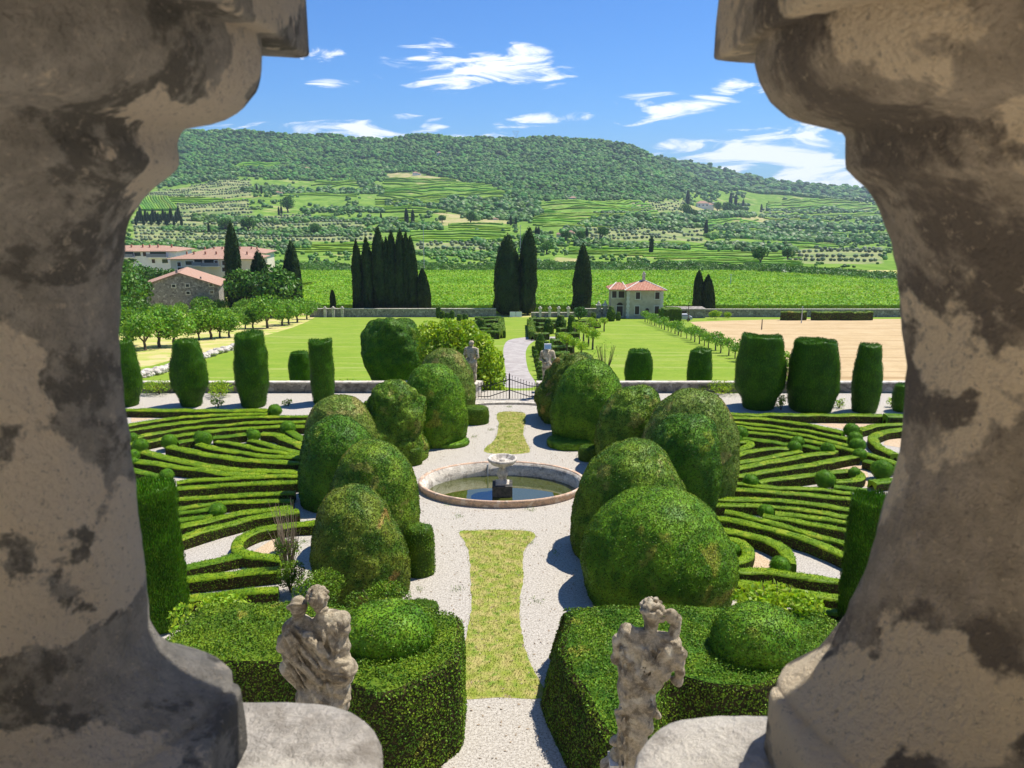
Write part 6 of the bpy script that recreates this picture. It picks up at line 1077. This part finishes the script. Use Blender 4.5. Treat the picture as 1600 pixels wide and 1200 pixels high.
for (x, y, h, lb) in [(944, 518, 24, 'small bright pollarded tree nearest the villa'), (930, 524, 26, 'bright pollarded tree second from the villa'), (922, 516, 22, 'small bright pollarded tree beside the parterre hedge'), (905, 530, 30, 'bright pollarded tree in the diagonal row, upper'), (912, 536, 32, 'bright pollarded tree in the middle of the diagonal row'), (919, 541, 34, 'bright pollarded tree with bare dark trunk'), (926, 546, 34, 'bright pollarded tree leaning right over the lawn'), (898, 526, 26, 'bright pollarded tree at the head of the diagonal row'),
                      (885, 556, 36, 'bright bushy pollarded tree behind the right gate statue, left'), (896, 560, 36, 'bright bushy pollarded tree above the ragged yew mound'), (908, 563, 32, 'bright bushy pollarded tree above the smooth dome'), (880, 548, 32, 'bright bushy pollarded tree beside the clipped cones')]:
    p_ = S(x, y); put(pol, pi_, p_, h/ppm(p_)/3.0, lb)
shrub(945, 592, 60, 70, 'dry_w' if 'dry_w' in M else 'orchard', 'wispy thin tall shrub on the lawn above the smooth right dome', 77, 260, .12, slope=True, stems=30)
shrub(1118, 499, 22, 16, 'bright', 'bright round shrub by the garage beside the right cypresses', 78, 900, .3, slope=True); shrub(1137, 497, 12, 12, 'bright', 'small bright bush at the wall right of the garage', 79, 500, .3, slope=True)
for (x0, x1) in ((1220, 1258), (1268, 1300), (1300, 1362)):
    hedge_line([(x0, 486.6), ((x0+x1)/2, 486.8), (x1, 486.6)], 1.9, 1.6, seed=x0, label={1220: 'left', 1268: 'short middle', 1300: 'longest, right'}[x0]+' dark hedge clump against the long wall beyond the wheat field', dens=40, leaf=.2, mt='yew', name='wall_hedge', group='hedge clumps against the long wall', slope=True)
# ------------------------------------------------------------------ farmhouses on the hill
def farm(px, y, w, h, label, mt='white_plaster', rt='tile2', parts=2):
    p_ = Hh(px, y); k = ppm(p_); W_ = w/k; H_ = h/k; root = empty('farmhouse', p_, label=label, cat='house'); mb = MB(); mb.box(0, 0, H_*.3-2, W_*.6, W_*.4, H_*.62+4); mb.box(W_*.38, W_*.05, H_*.22-2, W_*.4, W_*.3, H_*.46+4); mb.build('wall', M[mt], root)
    mb = MB(); hip(mb, -W_*.3, W_*.3, -W_*.2, W_*.2, H_*.63, H_*.3, .6); hip(mb, W_*.18, W_*.58, -W_*.1, W_*.2, H_*.46, H_*.22, .6); mb.build('roof', M[rt], root)
    for q in (-.2, 0, .2): mb = MB(); mb.box(q*W_, -W_*.2-.05, H_*.4, W_*.06, .1, H_*.16); mb.build('window', M['shutter'], root)
farm(1098, 323, 30, 13, 'white hilltop villa with pinkish roof among dark conifers'); farm(895, 311, 18, 8, 'pink roofed farmhouse above the terraced vineyard'); farm(873, 371, 9, 8, 'small reddish house at the left of the hamlet', 'plaster2'); farm(893, 370, 12, 10, 'pinkish house in the hamlet behind the cypresses', 'plaster2'); farm(650, 273, 14, 6, 'small pale farmhouse at the top of the dry field'); farm(688, 242, 12, 7, 'lone pale house high in the forest'); farm(481, 265, 11, 5, 'small reddish roofed house high on the left hill'); farm(434, 307, 13, 5, 'low red roofed house in the upper olive grove', 'plaster2'); farm(773, 344, 9, 4, 'low reddish shed on the dry field', 'plaster2')
# pylon on the ridge
p_ = Hh(806, 218); p_ = AtY(806, 216, 2460); mb = MB()
for s_ in (-1, 1):
    mb.tube([p_+[s_*5, 0, -8], p_+[s_*2, 0, 8], p_+[s_*9, 0, 20]], .35, 5)
for z in range(0, 20, 4): mb.tube([p_+[-(3 if z < 8 else z*.5), 0, z], p_+[(3 if z < 8 else z*.5), 0, z+4]], .25, 4)
mb.tube([p_+[-11, 0, 20], p_+[11, 0, 20]], .35, 5); mb.build('power_pylon', M['metal'], label='thin grey lattice power pylon on the crest of the hill', cat='pylon')
for (x, y0, y1_, Y, lb) in [(663, 430, 350, 330, 'thin pale mast above the left cypress group'), (813, 395, 352, 345, 'thin pale pole between the two axis cypresses'), (1141, 450, 450-22, 250, 'thin dark pole in the vineyard right of the villa')]:
    a = AtY(x, y0, Y); b = AtY(x, y1_, Y); a[2] = float(T(a[0], Y)); b[0] = a[0]; mb = MB(); mb.tube([a, b], [.14, .09], 6); mb.tube([b-[0.5, 0, .3], b+[.5, 0, -.3]], .06, 4); mb.build('utility_pole', M['metal'], label=lb, cat='pole')
# hillside landmarks: single trees one can tell apart
ht = [tree_proto('hill_tree', 'wood', 3.2, 1.0, 1500, .55, 110+i, .9, 'x', 'tree', trunk_r=.3) for i in range(3)]; hi_ = [0]
for (x, y, h, lb) in [(448, 330, 26, 'large round dark tree on the left hill below the red roofed house'), (348, 362, 24, 'bright tree left of the dark one above the flats'), (384, 362, 26, 'dark tree above the tall slim cypress'), (490, 368, 22, 'light green tree below the olive terraces'), (1072, 338, 22, 'dark cedar left of the white hill villa'), (1085, 340, 14, 'low dark tree before the white hill villa'), (1122, 330, 16, 'spreading tree right of the white hill villa'), (1140, 336, 22, 'dense dark tree on the knoll right of the white hill villa'), (1155, 334, 16, 'dark tree at the right of the villa knoll'),
                      (732, 395, 34, 'pale feathery tree between the axis cypresses and the field') if 0 else (826, 398, 36, 'feathery grey green tree rising behind the slimmer axis cypress'), (942, 375, 22, 'round bright tree right of the hamlet'), (885, 378, 18, 'dark round tree in the hamlet'), (908, 380, 18, 'tree in front of the hamlet houses'), (1195, 412, 30, 'rounded bright green tree in the valley right of the cypresses'), (1238, 405, 22, 'round dark tree at the edge of the right olive grove'), (735, 350, 20, 'tree at the lower end of the forest tongue'), (690, 347, 14, 'tree left of the forest tongue'), (855, 398, 24, 'bushy tree right of the slimmer axis cypress'), (990, 345, 10, 'tree on the dark hedge line')]:
    p_ = Hh(x, min(y, 419)); put(ht, hi_, p_, h/ppm(p_)/6.3, lb, 'single trees on the hillside')
# ------------------------------------------------------------------ haze: one closed box of even air
mb = MB(); mb.box(0, 3480, 150, 9200, 7100, 520); hz = mb.build('haze', M['iron'], label='thin bluish summer haze over the far hills', cat='haze', kind='stuff')
hm = bpy.data.materials.new('haze'); hm.use_nodes = True; ht_ = hm.node_tree; ht_.nodes.clear(); ho_ = N(ht_, 'ShaderNodeOutputMaterial'); pv = N(ht_, 'ShaderNodeVolumePrincipled'); pv.inputs['Density'].default_value = .00008; pv.inputs['Color'].default_value = (.72, .84, 1.0, 1); pv.inputs['Anisotropy'].default_value = .2
ht_.links.new(pv.outputs[0], ho_.inputs['Volume']); hz.data.materials.clear(); hz.data.materials.append(hm); hm.cycles.homogeneous_volume = True if hasattr(hm, 'cycles') and hasattr(hm.cycles, 'homogeneous_volume') else False
